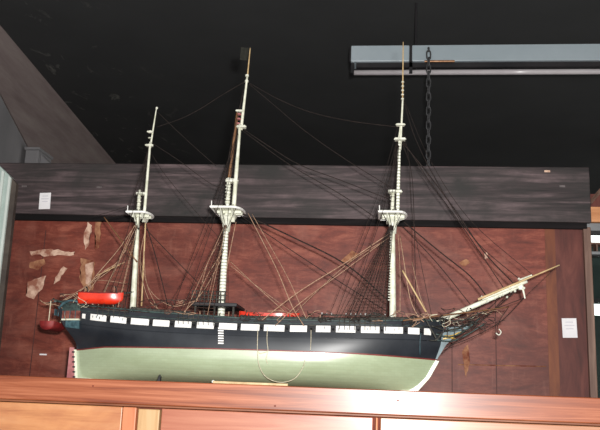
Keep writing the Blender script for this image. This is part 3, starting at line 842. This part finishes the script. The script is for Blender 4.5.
# ---------------------------------------------------------------- masts
def spar(name, p0, p1, r0, r1, m, parent, n=12, steps=8, dy0=0, dy1=0):
    a = at(*p0); b_ = at(*p1)
    pts = [a.lerp(b_, k / steps) for k in range(steps + 1)]
    return link(name, tube(B(), pts, [r0 + (r1 - r0) * k / steps for k in range(steps + 1)], n), m, parent, smooth=True)
def bands(parent, p0, p1, r, n, m, th=.0016):
    a = at(*p0); b_ = at(*p1); d = unit(b_ - a)
    for k in range(n):
        p = a.lerp(b_, (k + .5) / n)
        link('mast_band', tube(B(), [p - d * th / 2, p + d * th / 2], r, 12), m, parent, smooth=False)
def cap(parent, px, py, w, h, Y, m=None, name='mast_cap', balls=True):
    p = at(px, py, Y); s = 1.5 / 800 * 1.02
    link(name, box(B(), (p.x - w * s / 2, Y - w * s * .35, p.z - h * s / 2), (p.x + w * s / 2, Y + w * s * .35, p.z + h * s / 2)), m or M['whitewood'], parent, bevel=.0006)
    if balls:
        for sx in (-1, 1):
            link('block', ball(B(), Vector((p.x + sx * w * s / 2, Y - .003, p.z)), .0021, 8), M['whitewood'], parent, smooth=True)
def fighting_top(parent, pxl, pxr, py, depthY, label_m=None):
    """D shaped platform with side rails, seen from below"""
    a = at(pxl, py, YC - depthY * .5); c = at(pxr, py, YC - depthY * .5)
    zt_ = (a.z + c.z) / 2; L = c.x - a.x; cx_ = (a.x + c.x) / 2
    pts = []
    pts.append(Vector((a.x, YC + depthY / 2, 0))); pts.append(Vector((a.x, YC - depthY / 2, 0)))
    for k in range(9):
        an = -math.pi / 2 + math.pi * k / 8
        pts.append(Vector((c.x - L * .28 + L * .28 * math.cos(an), YC + depthY / 2 * math.sin(an), 0)))
    bm = B(); prism(bm, [Vector((p.x, p.y, zt_)) for p in pts], (0, 0, .0035))
    o = link('fighting_top', bm, M['whitewood'], ship)
    # rim
    bm = B(); tube(bm, [Vector((p.x, p.y, zt_ + .001)) for p in pts] + [Vector((pts[0].x, pts[0].y, zt_ + .001))], .0022, 6); link('rim', bm, M['white_paint'], o)
    # trestle trees and knees beneath
    for dy in (-.007, .007):
        link('trestle_tree', box(B(), (a.x + L * .12, YC + dy - .0015, zt_ - .005), (c.x - L * .08, YC + dy + .0015, zt_ - .0001)), M['whitewood'], o)
    for fx_ in (.3, .68):
        link('cross_bracket', prism(B(), [(a.x + L * fx_ - .0015, YC - depthY * .42, zt_ - .0001), (a.x + L * fx_ - .0015, YC + depthY * .42, zt_ - .0001), (a.x + L * fx_ - .0015, YC + .008, zt_ - .014), (a.x + L * fx_ - .0015, YC - .008, zt_ - .014)], (.003, 0, 0)), M['whitewood'], o)
    for k in range(6):
        for sgn in (-1, 1):
            xx = a.x + L * (.14 + .12 * k)
            link('deadeye', ball(B(), Vector((xx, YC + sgn * (depthY / 2 + .0008), zt_ + .0045)), .0013, 6), M['clutter'], o)
    # aft railing posts
    for sgn in (-1, 1):
        link('rail_post', tube(B(), [(a.x + .001, YC + sgn * depthY * .45, zt_), (a.x + .0005, YC + sgn * depthY * .45, zt_ + .0135)], .0009, 6), M['white_paint'], o)
    link('rail_bar', tube(B(), [(a.x + .0005, YC - depthY * .45, zt_ + .0125), (a.x + .0005, YC + depthY * .45, zt_ + .0125)], .0008, 6), M['clutter'], o)
    return zt_, a, c
def knob(parent, px, py, r, Y=YC, m=None): return link('truck', ball(B(), at(px, py, Y), r, 8), m or M['whitewood'], parent, smooth=True)

# mizzen
mz = spar('lower_mast', (132.5, 316, YC), (139.5, 190, YC), .0062, .0030, M['cream'], ship)
ft_z = fighting_top(mz, 126.5, 148, 212.2, .056)
bands(mz, (138.6, 211, YC), (139.4, 196, YC), .0042, 4, M['whitewood'], .0020)
cap(mz, 141.8, 194, 10, 2.5, YC)
mzt = spar('topmast', (143.6, 222, YC - .004), (150.3, 142, YC - .004), .0032, .0022, M['cream'], ship)
bands(mzt, (149, 148, YC - .004), (150.5, 128, YC - .004), .0034, 3, M['whitewood'])
cap(mzt, 149.5, 145.5, 7, 2, YC - .002, name='crosstree'); cap(mzt, 150.5, 132, 5, 2, YC - .002)
mzg = spar('topgallant_mast', (150.2, 148, YC), (156.5, 108, YC), .0020, .0011, M['cream'], ship)
knob(mzg, 156.8, 108, .0028)
spar('trysail_mast', (141.5, 306, YC - .010), (145.5, 223, YC - .006), .0015, .0013, M['tanspar'], ship, 8)
# boom and gaff over the stern
gf = spar('gaff', (137, 262, YC - .004), (104, 217, YC), .0017, .0011, M['brownspar'], ship, 8)
spar('spanker_boom', (134, 292, YC - .004), (46, 303, YC), .0018, .0012, M['clutter'], ship, 8)
spar('brace_spar', (125, 262, YC), (96, 276, YC), .0009, .0008, M['tanspar'], ship, 6)

# main
mm_ = spar('lower_mast', (220.5, 326, YC), (229, 178, YC), .0072, .0038, M['cream_band'], ship)
fighting_top(mm_, 210.5, 241, 207.2, .074)
bands(mm_, (227.2, 204, YC), (228.4, 184, YC), .0056, 6, M['whitewood'], .0018)
cap(mm_, 232, 181, 12, 3.5, YC)
# cheeks under the main top
a = at(226.5, 232, YC); c = at(226.5, 216, YC)
bm = B(); tube(bm, [a, a.lerp(c, .5), c], [.0066, .0085, .013], 10); link('mast_cheek', bm, M['whitewood'], mm_, smooth=True)
mt_ = spar('topmast', (232.6, 222, YC - .004), (240, 124, YC - .004), .0046, .0030, M['cream'], ship)
spar('furled_staysail', (229, 180, YC + .006), (237.5, 112, YC + .004), .0032, .0026, M['brownspar'], ship, 8)
bands(mt_, (238.2, 126, YC - .004), (239.6, 112, YC - .004), .0040, 3, M['rudder'], .0025)
cap(mt_, 241.5, 127, 9, 2.5, YC - .003, name='crosstree'); cap(mt_, 239.5, 111, 6, 2, YC - .003)
mg_ = spar('topgallant_mast', (241, 130, YC), (247.3, 76, YC), .0032, .0020, M['cream'], ship)
bands(mg_, (246.4, 84, YC), (247.3, 73, YC), .0036, 2, M['whitewood'], .004)
spar('royal_pole', (247.3, 78, YC), (250.2, 48, YC), .0016, .0011, M['tanspar'], mg_, 8)
# faded pennant at the main truck
bm = B(); a = at(248.6, 47.5, YC); c = at(247.6, 60, YC); n = 6; g = []
for i in range(n + 1):
    t = i / n; dx_ = -.0155 * t; w = .002 * math.sin(t * 5)
    g.append([bm.verts.new(v + Vector((dx_, w + o, 0))) for o in (0, .0006) for v in (a, c)])
for u_, v_ in zip(g, g[1:]):
    for i0, i1 in ((0, 1), (1, 3), (3, 2), (2, 0)): bm.faces.new((u_[i0], u_[i1], v_[i1], v_[i0]))
bm.faces.new((g[-1][0], g[-1][1], g[-1][3], g[-1][2])); bm.faces.new((g[0][0], g[0][1], g[0][3], g[0][2]))
link('pennant', bm, M['flag'], ship)

# fore
fm_ = spar('lower_mast', (392.8, 330, YC), (392.6, 190, YC), .0066, .0036, M['cream'], ship)
bm = B(); a = at(389.2, 300, YC - .004); c = at(391.2, 234, YC - .003)
for k in range(26):
    p = a.lerp(c, k / 25); bmesh.ops.create_cube(bm, size=1, matrix=Matrix.Translation(p) @ Matrix.Diagonal((.0042, .003, .0016, 1)))
link('mast_ladder', bm, M['whitewood'], fm_)
fighting_top(fm_, 379, 407, 212, .068)
a = at(393, 234, YC); c = at(392.7, 217, YC)
bm = B(); tube(bm, [a, a.lerp(c, .5), c], [.0062, .0078, .011], 10); link('mast_cheek', bm, M['whitewood'], fm_, smooth=True)
bands(fm_, (392.4, 209, YC), (392.4, 194, YC), .0046, 4, M['whitewood'], .0016)
cap(fm_, 395, 192, 13, 2.5, YC)
ftm = spar('topmast', (397.4, 222, YC - .004), (399.6, 138, YC - .004), .0038, .0026, M['cream_band'], ship)
cap(ftm, 400, 139.5, 10.5, 2.2, YC - .003, name='crosstree'); cap(ftm, 400.5, 125, 8, 2, YC - .003)
fg = spar('topgallant_mast', (400.2, 150, YC), (402.8, 98, YC), .0022, .0018, M['cream'], ship)
spar('doubling_post', (398.6, 139, YC + .002), (400.6, 125, YC + .002), .0015, .0015, M['cream'], ftm, 6)
bands(fg, (402.4, 101, YC), (402.8, 80, YC), .0030, 5, M['whitewood'], .0018)
spar('royal_pole', (402.6, 104, YC), (403.2, 42, YC), .0014, .0011, M['tanspar'], fg, 8)

# bowsprit
bs = spar('bowsprit', (437, 322, YC), (522, 285, YC), .0052, .0036, M['cream'], ship)
spar('jib_boom', (482, 299, YC - .006), (527, 281.5, YC - .004), .0034, .0028, M['cream'], ship)
spar('flying_jib_boom', (478, 299.5, YC - .012), (559.5, 265, YC - .002), .0024, .0011, M['tanspar'], ship)
bands(bs, (482, 302.5, YC), (522, 285, YC), .0050, 5, M['whitewood'], .003)
for px, py in ((482, 297), (519, 279), (524, 288), (500, 296), (510, 288), (488, 301), (494, 293), (503, 289), (515, 291), (507, 297)):
    link('block', ball(B(), at(px, py, YC - .008), .0026, 8), M['whitewood'], bs, smooth=True)
link('mast_cap', box(B(), at(519.5, 290, YC) - Vector((.0015, .006, 0)), at(521, 281, YC) + Vector((.0015, .006, 0))), M['whitewood'], bs, bevel=.0006)
spar('dolphin_striker', (522, 285, YC), (525, 298.5, YC), .0024, .0013, M['cream'], ship)
spar('whisker_boom', (519, 280, YC - .01), (532, 275, YC - .03), .0018, .0012, M['cream'], ship)
spar('spritsail_yard', (403, 320.5, YC - .075), (509, 307, YC - .02), .0013, .0011, M['brownspar'], ship, 8)
link('figurehead', tube(B(), smooth_path([at(444, 337, YC), at(450, 337, YC), at(456, 334, YC), at(463, 329, YC)]), [.004, .0042, .0042, .004, .004, .004, .0036, .0034, .0032, .003, .003, .0028, .0026, .0024, .002, .0016], 8), M['gilt'], ship, smooth=True)
p = at(450, 336.5, YC)
link('scroll_carving', tube(B(), smooth_path([at(443, 339, YC - .006), at(449, 337.5, YC - .007), at(455, 338.5, YC - .005)]), .0018, 6), M['gilt'], ship)
for i, pth in enumerate([[(432, 326, -.05), (446, 330, -.022), (462, 327, -.008), (474, 321, -.003)],
                         [(436, 334, -.035), (450, 337, -.018), (466, 330, -.006), (480, 318, -.002)],
                         [(432, 326, .05), (446, 330, .022), (462, 327, .008), (474, 321, .003)],
                         [(436, 340, -.02), (452, 341, -.010), (468, 334, -.004), (484, 324, -.002)],
                         [(440, 318, -.03), (456, 321, -.02), (470, 318, -.01), (490, 308, -.004)]]):
    link('head_rail', tube(B(), smooth_path([at(x, y, YC + dy) for x, y, dy in pth]), .0013, 6), M['green_dark'] if i % 2 else M['clutter'], ship, smooth=True)
for px, py, px2, py2 in ((448, 322, 447, 338), (455, 322, 454, 340), (462, 320, 462, 334), (470, 317, 470, 329), (478, 312, 476, 325)):
    link('head_timber', tube(B(), [at(px, py, YC - .012), at(px2, py2, YC - .008)], .001, 5), M['clutter'], ship)
# bow anchor against the near side
a = at(421, 316, YC - .068); an = B()
tube(an, [at(424, 290 + 26, 1.437), at(436, 338, 1.437)], .0012, 6)
link('anchor_shank', an, M['clutter'], ship)
link('anchor_fluke', tube(B(), smooth_path([at(429, 340, 1.432), at(436, 340, 1.437), at(442, 333, 1.442)]), [.0006] * 5 + [.0016] * 6, 6), M['clutter'], ship)
link('cathead', tube(B(), [at(418, 320, 1.45), at(424, 317, 1.425)], .0022, 4), M['rope_tan'], ship)
spar('loose_spar', (402.5, 270.5, YC - .045), (426, 312, YC - .058), .0017, .0015, M['tanspar'], ship, 8)

# main deck rack of spare spars around the main mast
ra = at(193, 305, 1.47); rb = at(238, 307, 1.47)
rack = link('spar_rack', box(B(), (ra.x, 1.455, rb.z - .001), (rb.x, 1.545, rb.z + .0055)), M['port_dark'], ship, bevel=.001)
zr = rb.z + .0055
for k in range(9):
    t = k / 8; xx = ra.x + (at(226, 305, 1.47).x - ra.x) * t
    link('rack_post', tube(B(), [(xx, 1.458, zr), (xx + random.uniform(-.001, .001), 1.458, zr + .022 + random.uniform(-.003, .003))], .0011, 5), M['clutter'], rack)
for k in range(3):
    link('rack_bar', tube(B(), [(ra.x, 1.458, zr + .006 + .0075 * k), (at(227, 305, 1.47).x, 1.458, zr + .006 + .0075 * k)], .0009, 5), M['clutter'], rack)
for t in (.08, .5, .92):
    xx = ra.x + (rb.x - ra.x) * t
    for y in (1.462, 1.538):
        link('rack_leg', tube(B(), [(xx, y, rb.z - .001), (xx, y, rz(xx) - .016)], .0022, 6), M['clutter'], rack)

# ---------------------------------------------------------------- rigging
def rope(name, pts, r, m, s=0, dY=0):
    """straight or sagging rope between photo positions (x, y, depth offset from the centre line)"""
    P = [at(x, y, YC + d) for x, y, d in pts]
    path = sag(P[0], P[1], s, 10) if len(P) == 2 else smooth_path(P)
    return link(name, tube(B(), path, r, 5), m, ship, smooth=True)
D, T, W_ = M['rope_dark'], M['rope_tan'], M['rope_pale']
def shrouds(top, ch, n, nrat, rake=0, mats=None, r=.0005):
    tp = at(*top)
    a, c = ch
    for side in (-1, 1):
        lines = []
        for i in range(n):
            t = (i + .5) / n; X = a.x + (c.x - a.x) * t; zz = a.z + (c.z - a.z) * t + .008
            foot = Vector((X, YC + side * (hb(X, zz - .008) + .006), zz)); head = tp + Vector((-.002 + .0005 * i, side * .006, 0))
            lines.append((foot, head))
            link('shroud', tube(B(), [foot, head], r, 5), (mats[i % len(mats)] if mats else D), ship)
        bm = B()
        for k in range(1, nrat):
            t = k / nrat; t = t * .92
            pts = [f.lerp(h, t) for f, h in lines]
            for u_, v_ in zip(pts, pts[1:]): tube(bm, sag(u_, v_, .0004, 2), .0003, 4)
        link('ratlines', bm, M['rope_brown'], ship)
shrouds((227, 224, YC), chM, 7, 26, mats=[D, T, D, D], r=.00045)
shrouds((392, 225, YC), chF, 10, 30)
shrouds((138.5, 226, YC), chZ, 5, 20, mats=[T, D, D])
def upper(top, px0, px1, py, n, dep, r=.0004):
    tp = at(*top)
    for side in (-1, 1):
        L = []
        for i in range(n):
            f = at(px0 + (px1 - px0) * i / max(1, n - 1), py, YC + side * dep / 2); L.append((f, tp + Vector((0, side * .004, 0))))
            link('topmast_shroud', tube(B(), [f, L[-1][1]], r, 5), D, ship)
        bm = B()
        for k in range(1, 14):
            pts = [f.lerp(h, k / 15) for f, h in L]
            for u_, v_ in zip(pts, pts[1:]): tube(bm, [u_, v_], .0002, 4)
        link('topmast_ratlines', bm, D, ship)
upper((239.5, 128, YC), 213, 230, 206, 4, .07)
upper((399.8, 141, YC), 381, 394, 211, 4, .064)
upper((149.5, 148, YC), 128, 140, 211, 3, .052)
# futtock shrouds beneath the tops
for (x0_, x1_, yt, xb_, yb_, dep) in ((214, 236, 208, 226.5, 230, .07), (382, 402, 212, 393, 232, .064), (129, 145, 213, 138.5, 230, .052)):
    for side in (-1, 1):
        for k in range(4):
            xx = x0_ + (x1_ - x0_) * k / 3
            link('futtock_shroud', tube(B(), [at(xx, yt, YC + side * dep / 2), at(xb_, yb_, YC + side * .004)], .0005, 5), D, ship)
# stays, dark
for pts, r, s in [
    ([(248, 80, 0), (222, 95, 0), (200, 109, 0), (180, 119, 0), (157, 127, 0)], .0006, 0),
    ([(156.5, 111, 0), (216, 166, 0)], .0006, .002),
    ([(152, 143, 0), (178, 160, 0), (208, 182, 0), (226, 190, 0)], .0006, 0),
    ([(149, 150, 0), (166, 176, 0), (196, 212, 0), (221, 240, 0)], .0005, 0),
    ([(146, 224, 0), (156, 258, 0), (168, 306, 0)], .0009, 0),
    ([(143, 226, 0), (219, 303, 0)], .0008, .002),
    ([(249, 83, 0), (278, 99, 0), (310, 112, 0), (350, 121, 0), (398, 127, 0)], .0007, 0),
    ([(249, 84, 0), (275, 106, 0), (305, 131, 0), (345, 159, 0), (395, 190, 0)], .0007, 0),
    ([(243, 129, 0), (270, 147, 0), (300, 165, 0), (340, 180, 0), (391, 200, 0)], .0008, 0),
    ([(243, 131, 0), (290, 165, 0), (340, 194, 0), (382, 222, 0)], .0008, 0),
    ([(243, 214, 0), (290, 236, 0), (345, 264, 0), (390, 302, 0)], .0014, 0),
    ([(241, 216, 0), (388, 312, 0)], .0008, .003),
    ([(404, 102, 0), (416, 140, 0), (440, 187, 0), (475, 240, 0), (524, 283, 0)], .0007, 0),
    ([(404, 100, 0), (430, 160, 0), (470, 220, 0), (535, 277, 0)], .0005, 0),
    ([(401, 141, 0), (425, 170, 0), (455, 210, 0), (484, 252, 0), (516, 286, 0)], .0011, 0),
    ([(402, 139, 0), (430, 182, 0), (462, 226, 0), (505, 290, 0)], .0008, 0),
    ([(404, 222, 0), (440, 252, 0), (470, 276, 0), (488, 298, 0)], .0012, 0),
    ([(402, 226, 0), (436, 262, 0), (470, 304, 0)], .0008, 0),
    ([(401, 140, .01), (411, 170, .03), (414, 215, .05), (415, 262, .06), (416, 318, .06)], .0007, 0),
    ([(402, 126, -.0), (409, 160, -.02), (413, 220, -.05), (432, 318, -.05)], .0005, 0),
    ([(397, 141, -.0), (386, 200, -.04), (366, 262, -.07), (349, 318, -.078)], .0005, 0),
    ([(397, 141, .0), (380, 200, .04), (356, 262, .07), (336, 316, .078)], .0005, 0),
    ([(398, 126, .0), (376, 200, .05), (330, 314, .07)], .0004, 0),
    ([(238, 130, 0), (220, 200, -.04), (200, 262, -.06), (182, 315, -.075)], .0005, 0),
    ([(238, 130, 0), (214, 200, .04), (190, 262, .06), (172, 312, .075)], .0005, 0),
    ([(245, 84, 0), (224, 180, .03), (196, 256, .06), (165, 312, .07)], .0004, 0),
    ([(150, 148, 0), (136, 200, -.03), (118, 262, -.05), (96, 308, -.06)], .0005, 0),
    ([(403, 82, 0), (398, 140, .02), (372, 240, .05), (338, 316, .07)], .0004, 0),
    ([(244, 88, 0), (232, 140, -.01), (225, 178, -.02)], .0006, 0),
    ([(104, 217, 0), (128, 214, 0)], .0006, .001),
    ([(94, 216, 0), (128, 206, 0)], .0005, .001)]:
    rope('stay', pts, r, D, s)
for pts, r, s in [
    ([(524, 298, 0), (500, 322, 0), (470, 338, 0), (443, 348, 0)], .0007, 0),
    ([(524, 298, 0), (488, 312, 0), (452, 330, 0)], .0007, 0),
    ([(519, 288, 0), (492, 311, 0), (447, 340, 0)], .0008, 0),
    ([(510, 292, -.01), (485, 318, -.01), (455, 342, -.01), (441, 354, 0)], .0007, 0),
    ([(556, 267, 0), (525, 297, 0)], .0004, .0),
    ([(508, 308, -.02), (500, 320, -.02), (497, 330, -.02), (499, 334, -.02)], .0007, 0),
    ([(482, 304, 0), (466, 326, -.015), (437, 333, -.035)], .0007, 0),
    ([(500, 298, 0), (470, 324, -.015), (436, 326, -.04)], .0006, 0),
    ([(516, 290, 0), (478, 322, .015), (440, 328, .035)], .0006, 0),
    ([(505, 320, -.02), (470, 330, -.02), (455, 338, -.01)], .0006, 0)]:
    rope('bobstay', pts, r, D, s)
link('hook', tube(B(), smooth_path([at(499, 329, 1.48), at(501, 332, 1.48), at(499, 335, 1.48), at(496, 333, 1.48)]), .0010, 6), M['whitewood'], ship)
# running rigging, tan
for pts, r, s in [
    ([(390, 233, -.01), (345, 263, -.04), (300, 291, -.07), (262, 320, -.078)], .0008, 0),
    ([(388, 238, -.01), (345, 270, -.04), (300, 303, -.07), (275, 326, -.078)], .0006, 0),
    ([(392, 236, 0), (350, 262, .03), (312, 296, .05), (292, 316, .06)], .0006, 0),
    ([(248, 213, 0), (262, 240, -.02), (278, 272, -.05), (292, 306, -.07), (304, 326, -.08)], .0008, 0),
    ([(252, 214, 0), (268, 242, -.02), (288, 278, -.05), (306, 318, -.07)], .0006, 0),
    ([(230, 261, 0), (255, 285, -.03), (285, 312, -.05)], .0006, 0),
    ([(231, 266, 0), (262, 290, .02), (300, 318, .05)], .0005, 0),
    ([(224, 250, -.01), (207, 276, -.03), (196, 302, -.05)], .0007, 0),
    ([(222, 258, -.01), (204, 290, -.04), (184, 312, -.07)], .0007, 0),
    ([(221, 240, -.01), (208, 262, -.03), (199, 296, -.05)], .0006, 0),
    ([(236, 222, 0), (228, 262, 0), (222, 300, 0)], .0007, 0),
    ([(400, 236, 0), (404, 262, -.03), (410, 298, -.05), (418, 316, -.06), (424, 322, -.06)], .0009, 0),
    ([(398, 232, 0), (400, 270, -.02), (400, 318, -.04)], .0006, 0),
    ([(412, 262, 0), (420, 296, -.03), (430, 318, -.05)], .0006, 0),
    ([(136, 224, 0), (118, 250, -.01), (95, 277, -.02), (78, 300, -.03)], .0007, 0),
    ([(134, 226, 0), (118, 262, -.02), (101, 298, -.05)], .0006, 0),
    ([(133, 240, 0), (112, 268, 0), (88, 285, 0), (60, 302, 0)], .0006, 0),
    ([(118, 262, 0), (96, 278, 0), (76, 294, 0), (56, 304, 0), (46, 304, 0), (40, 300, 0)], .0009, 0),
    ([(125, 262, -.01), (114, 266, -.01), (103, 272, -.01), (88, 292, -.02)], .0007, 0),
    ([(146, 226, 0), (140, 262, -.02), (148, 298, -.04), (162, 312, -.06)], .0006, 0),
    ([(141, 262, 0), (150, 290, -.03), (172, 306, -.05), (198, 300, -.05)], .0006, 0),
    ([(144, 240, 0), (146, 280, -.03), (157, 308, -.06)], .0006, 0),
    ([(128, 284, -.03), (110, 281, -.03), (96, 280, -.02)], .0005, 0),
    ([(66, 320, -.04), (62, 308, -.03), (52, 304, -.02), (42, 302, -.02)], .0007, 0)]:
    rope('running_line', pts, r, T, s)
# loose pale lines hanging over the near side
P = [near(258, 326, .002), near(257.5, 340, .003), near(257.5, 352, .004), at(259, 365, 1.415), at(266, 377, 1.41), at(280, 382.3, 1.405), at(294, 379, 1.405), at(302, 369, 1.41), near(305, 360, .006), near(304, 352, .003)]
link('loose_line', tube(B(), smooth_path(P), .00065, 5), W_, ship, smooth=True)
P = [near(267.5, 327, .002), near(267, 340, .003), near(268, 351, .004), near(266, 358, .004), near(267.5, 364, .004)]
link('loose_line', tube(B(), smooth_path(P), .0006, 5), W_, ship, smooth=True)
P = [near(258, 351, .004), near(260, 353.5, .004), near(268, 351.5, .004)]
link('loose_line', tube(B(), smooth_path(P), .0006, 5), W_, ship, smooth=True)
P = [near(311, 328, .002), near(311, 338, .003), near(310.5, 350, .004)]
link('loose_line', tube(B(), smooth_path(P), .0005, 5), W_, ship, smooth=True)
P = [near(421, 333, .002), near(420, 342, .003), near(420, 355, .003)]
link('loose_line', tube(B(), smooth_path(P), .0006, 5), M['teal'], ship, smooth=True)
# coils of rope heaped on the rail
for px, py, m in ((168, 312, M['rope_brown']), (262, 319, M['rope_brown']), (356, 321, D), (412, 324, D), (98, 302, M['rope_brown']), (322, 320, D), (414, 318, D), (435, 318, D), (443, 322, D)):
    c0 = near(px, py, .002); pts = []
    for k in range(26):
        a = k * .9; pts.append(c0 + Vector((math.cos(a) * .006 + random.uniform(-.003, .003), random.uniform(-.002, .001), math.sin(a) * .003 + random.uniform(-.002, .002))))
    link('rope_coil', tube(B(), smooth_path(pts, 3), .0005, 5), m, ship, smooth=True)

def tangle(x0, x1, y0, y1, d0, d1, n, mats, r=.0005):
    for k in range(n):
        x = random.uniform(x0, x1); y = random.uniform(y0, y1); d = random.uniform(d0, d1); pts = []
        for j in range(5):
            pts.append((x, y, d)); x = min(x1 + 4, max(x0 - 4, x + random.uniform(-11, 11))); y = min(y1, max(y0, y + random.uniform(-6, 6))); d += random.uniform(-.004, .004)
        P = [at(a, b, YC + c) for a, b, c in pts]
        link('tangled_line', tube(B(), smooth_path(P), r, 5), mats[k % len(mats)], ship, smooth=True)
tangle(444, 490, 308, 332, -.03, -.005, 22, [D, M['clutter'], D, M['rope_brown'], M['green_dark']], .0006)
tangle(446, 500, 302, 326, -.02, -.005, 5, [W_, T], .0004)
tangle(406, 446, 314, 327, -.07, -.05, 14, [D, T, M['clutter'], W_])
tangle(128, 192, 300, 315, -.074, -.06, 12, [T, D, M['clutter']])
tangle(64, 110, 294, 308, -.062, -.05, 12, [T, D, M['clutter'], W_])
tangle(235, 400, 311, 321, -.078, -.068, 26, [D, M['clutter'], T, D, M['clutter']])

# ================================================================ LIGHT
fl = bpy.data.lights.new('camera_flash', 'AREA'); fl.shape = 'RECTANGLE'; fl.size = .03; fl.size_y = .02; fl.energy = 31; fl.color = (1, .98, .95)
fo = bpy.data.objects.new('camera_flash', fl); COL.objects.link(fo); fo.location = (.035, -.02, 1.738)
fo.rotation_euler = (at(300, 215, 1.8) - fo.location).to_track_quat('-Z', 'Y').to_euler()
w = bpy.data.worlds.new('world'); S.world = w; w.use_nodes = True
bg = w.node_tree.nodes['Background']; bg.inputs['Color'].default_value = (1.0, .97, .94, 1); bg.inputs['Strength'].default_value = .55

S.view_settings.view_transform = 'Standard'; S.view_settings.look = 'None'
S.view_settings.exposure = 0; S.view_settings.gamma = 1; S.view_settings.use_curve_mapping = False
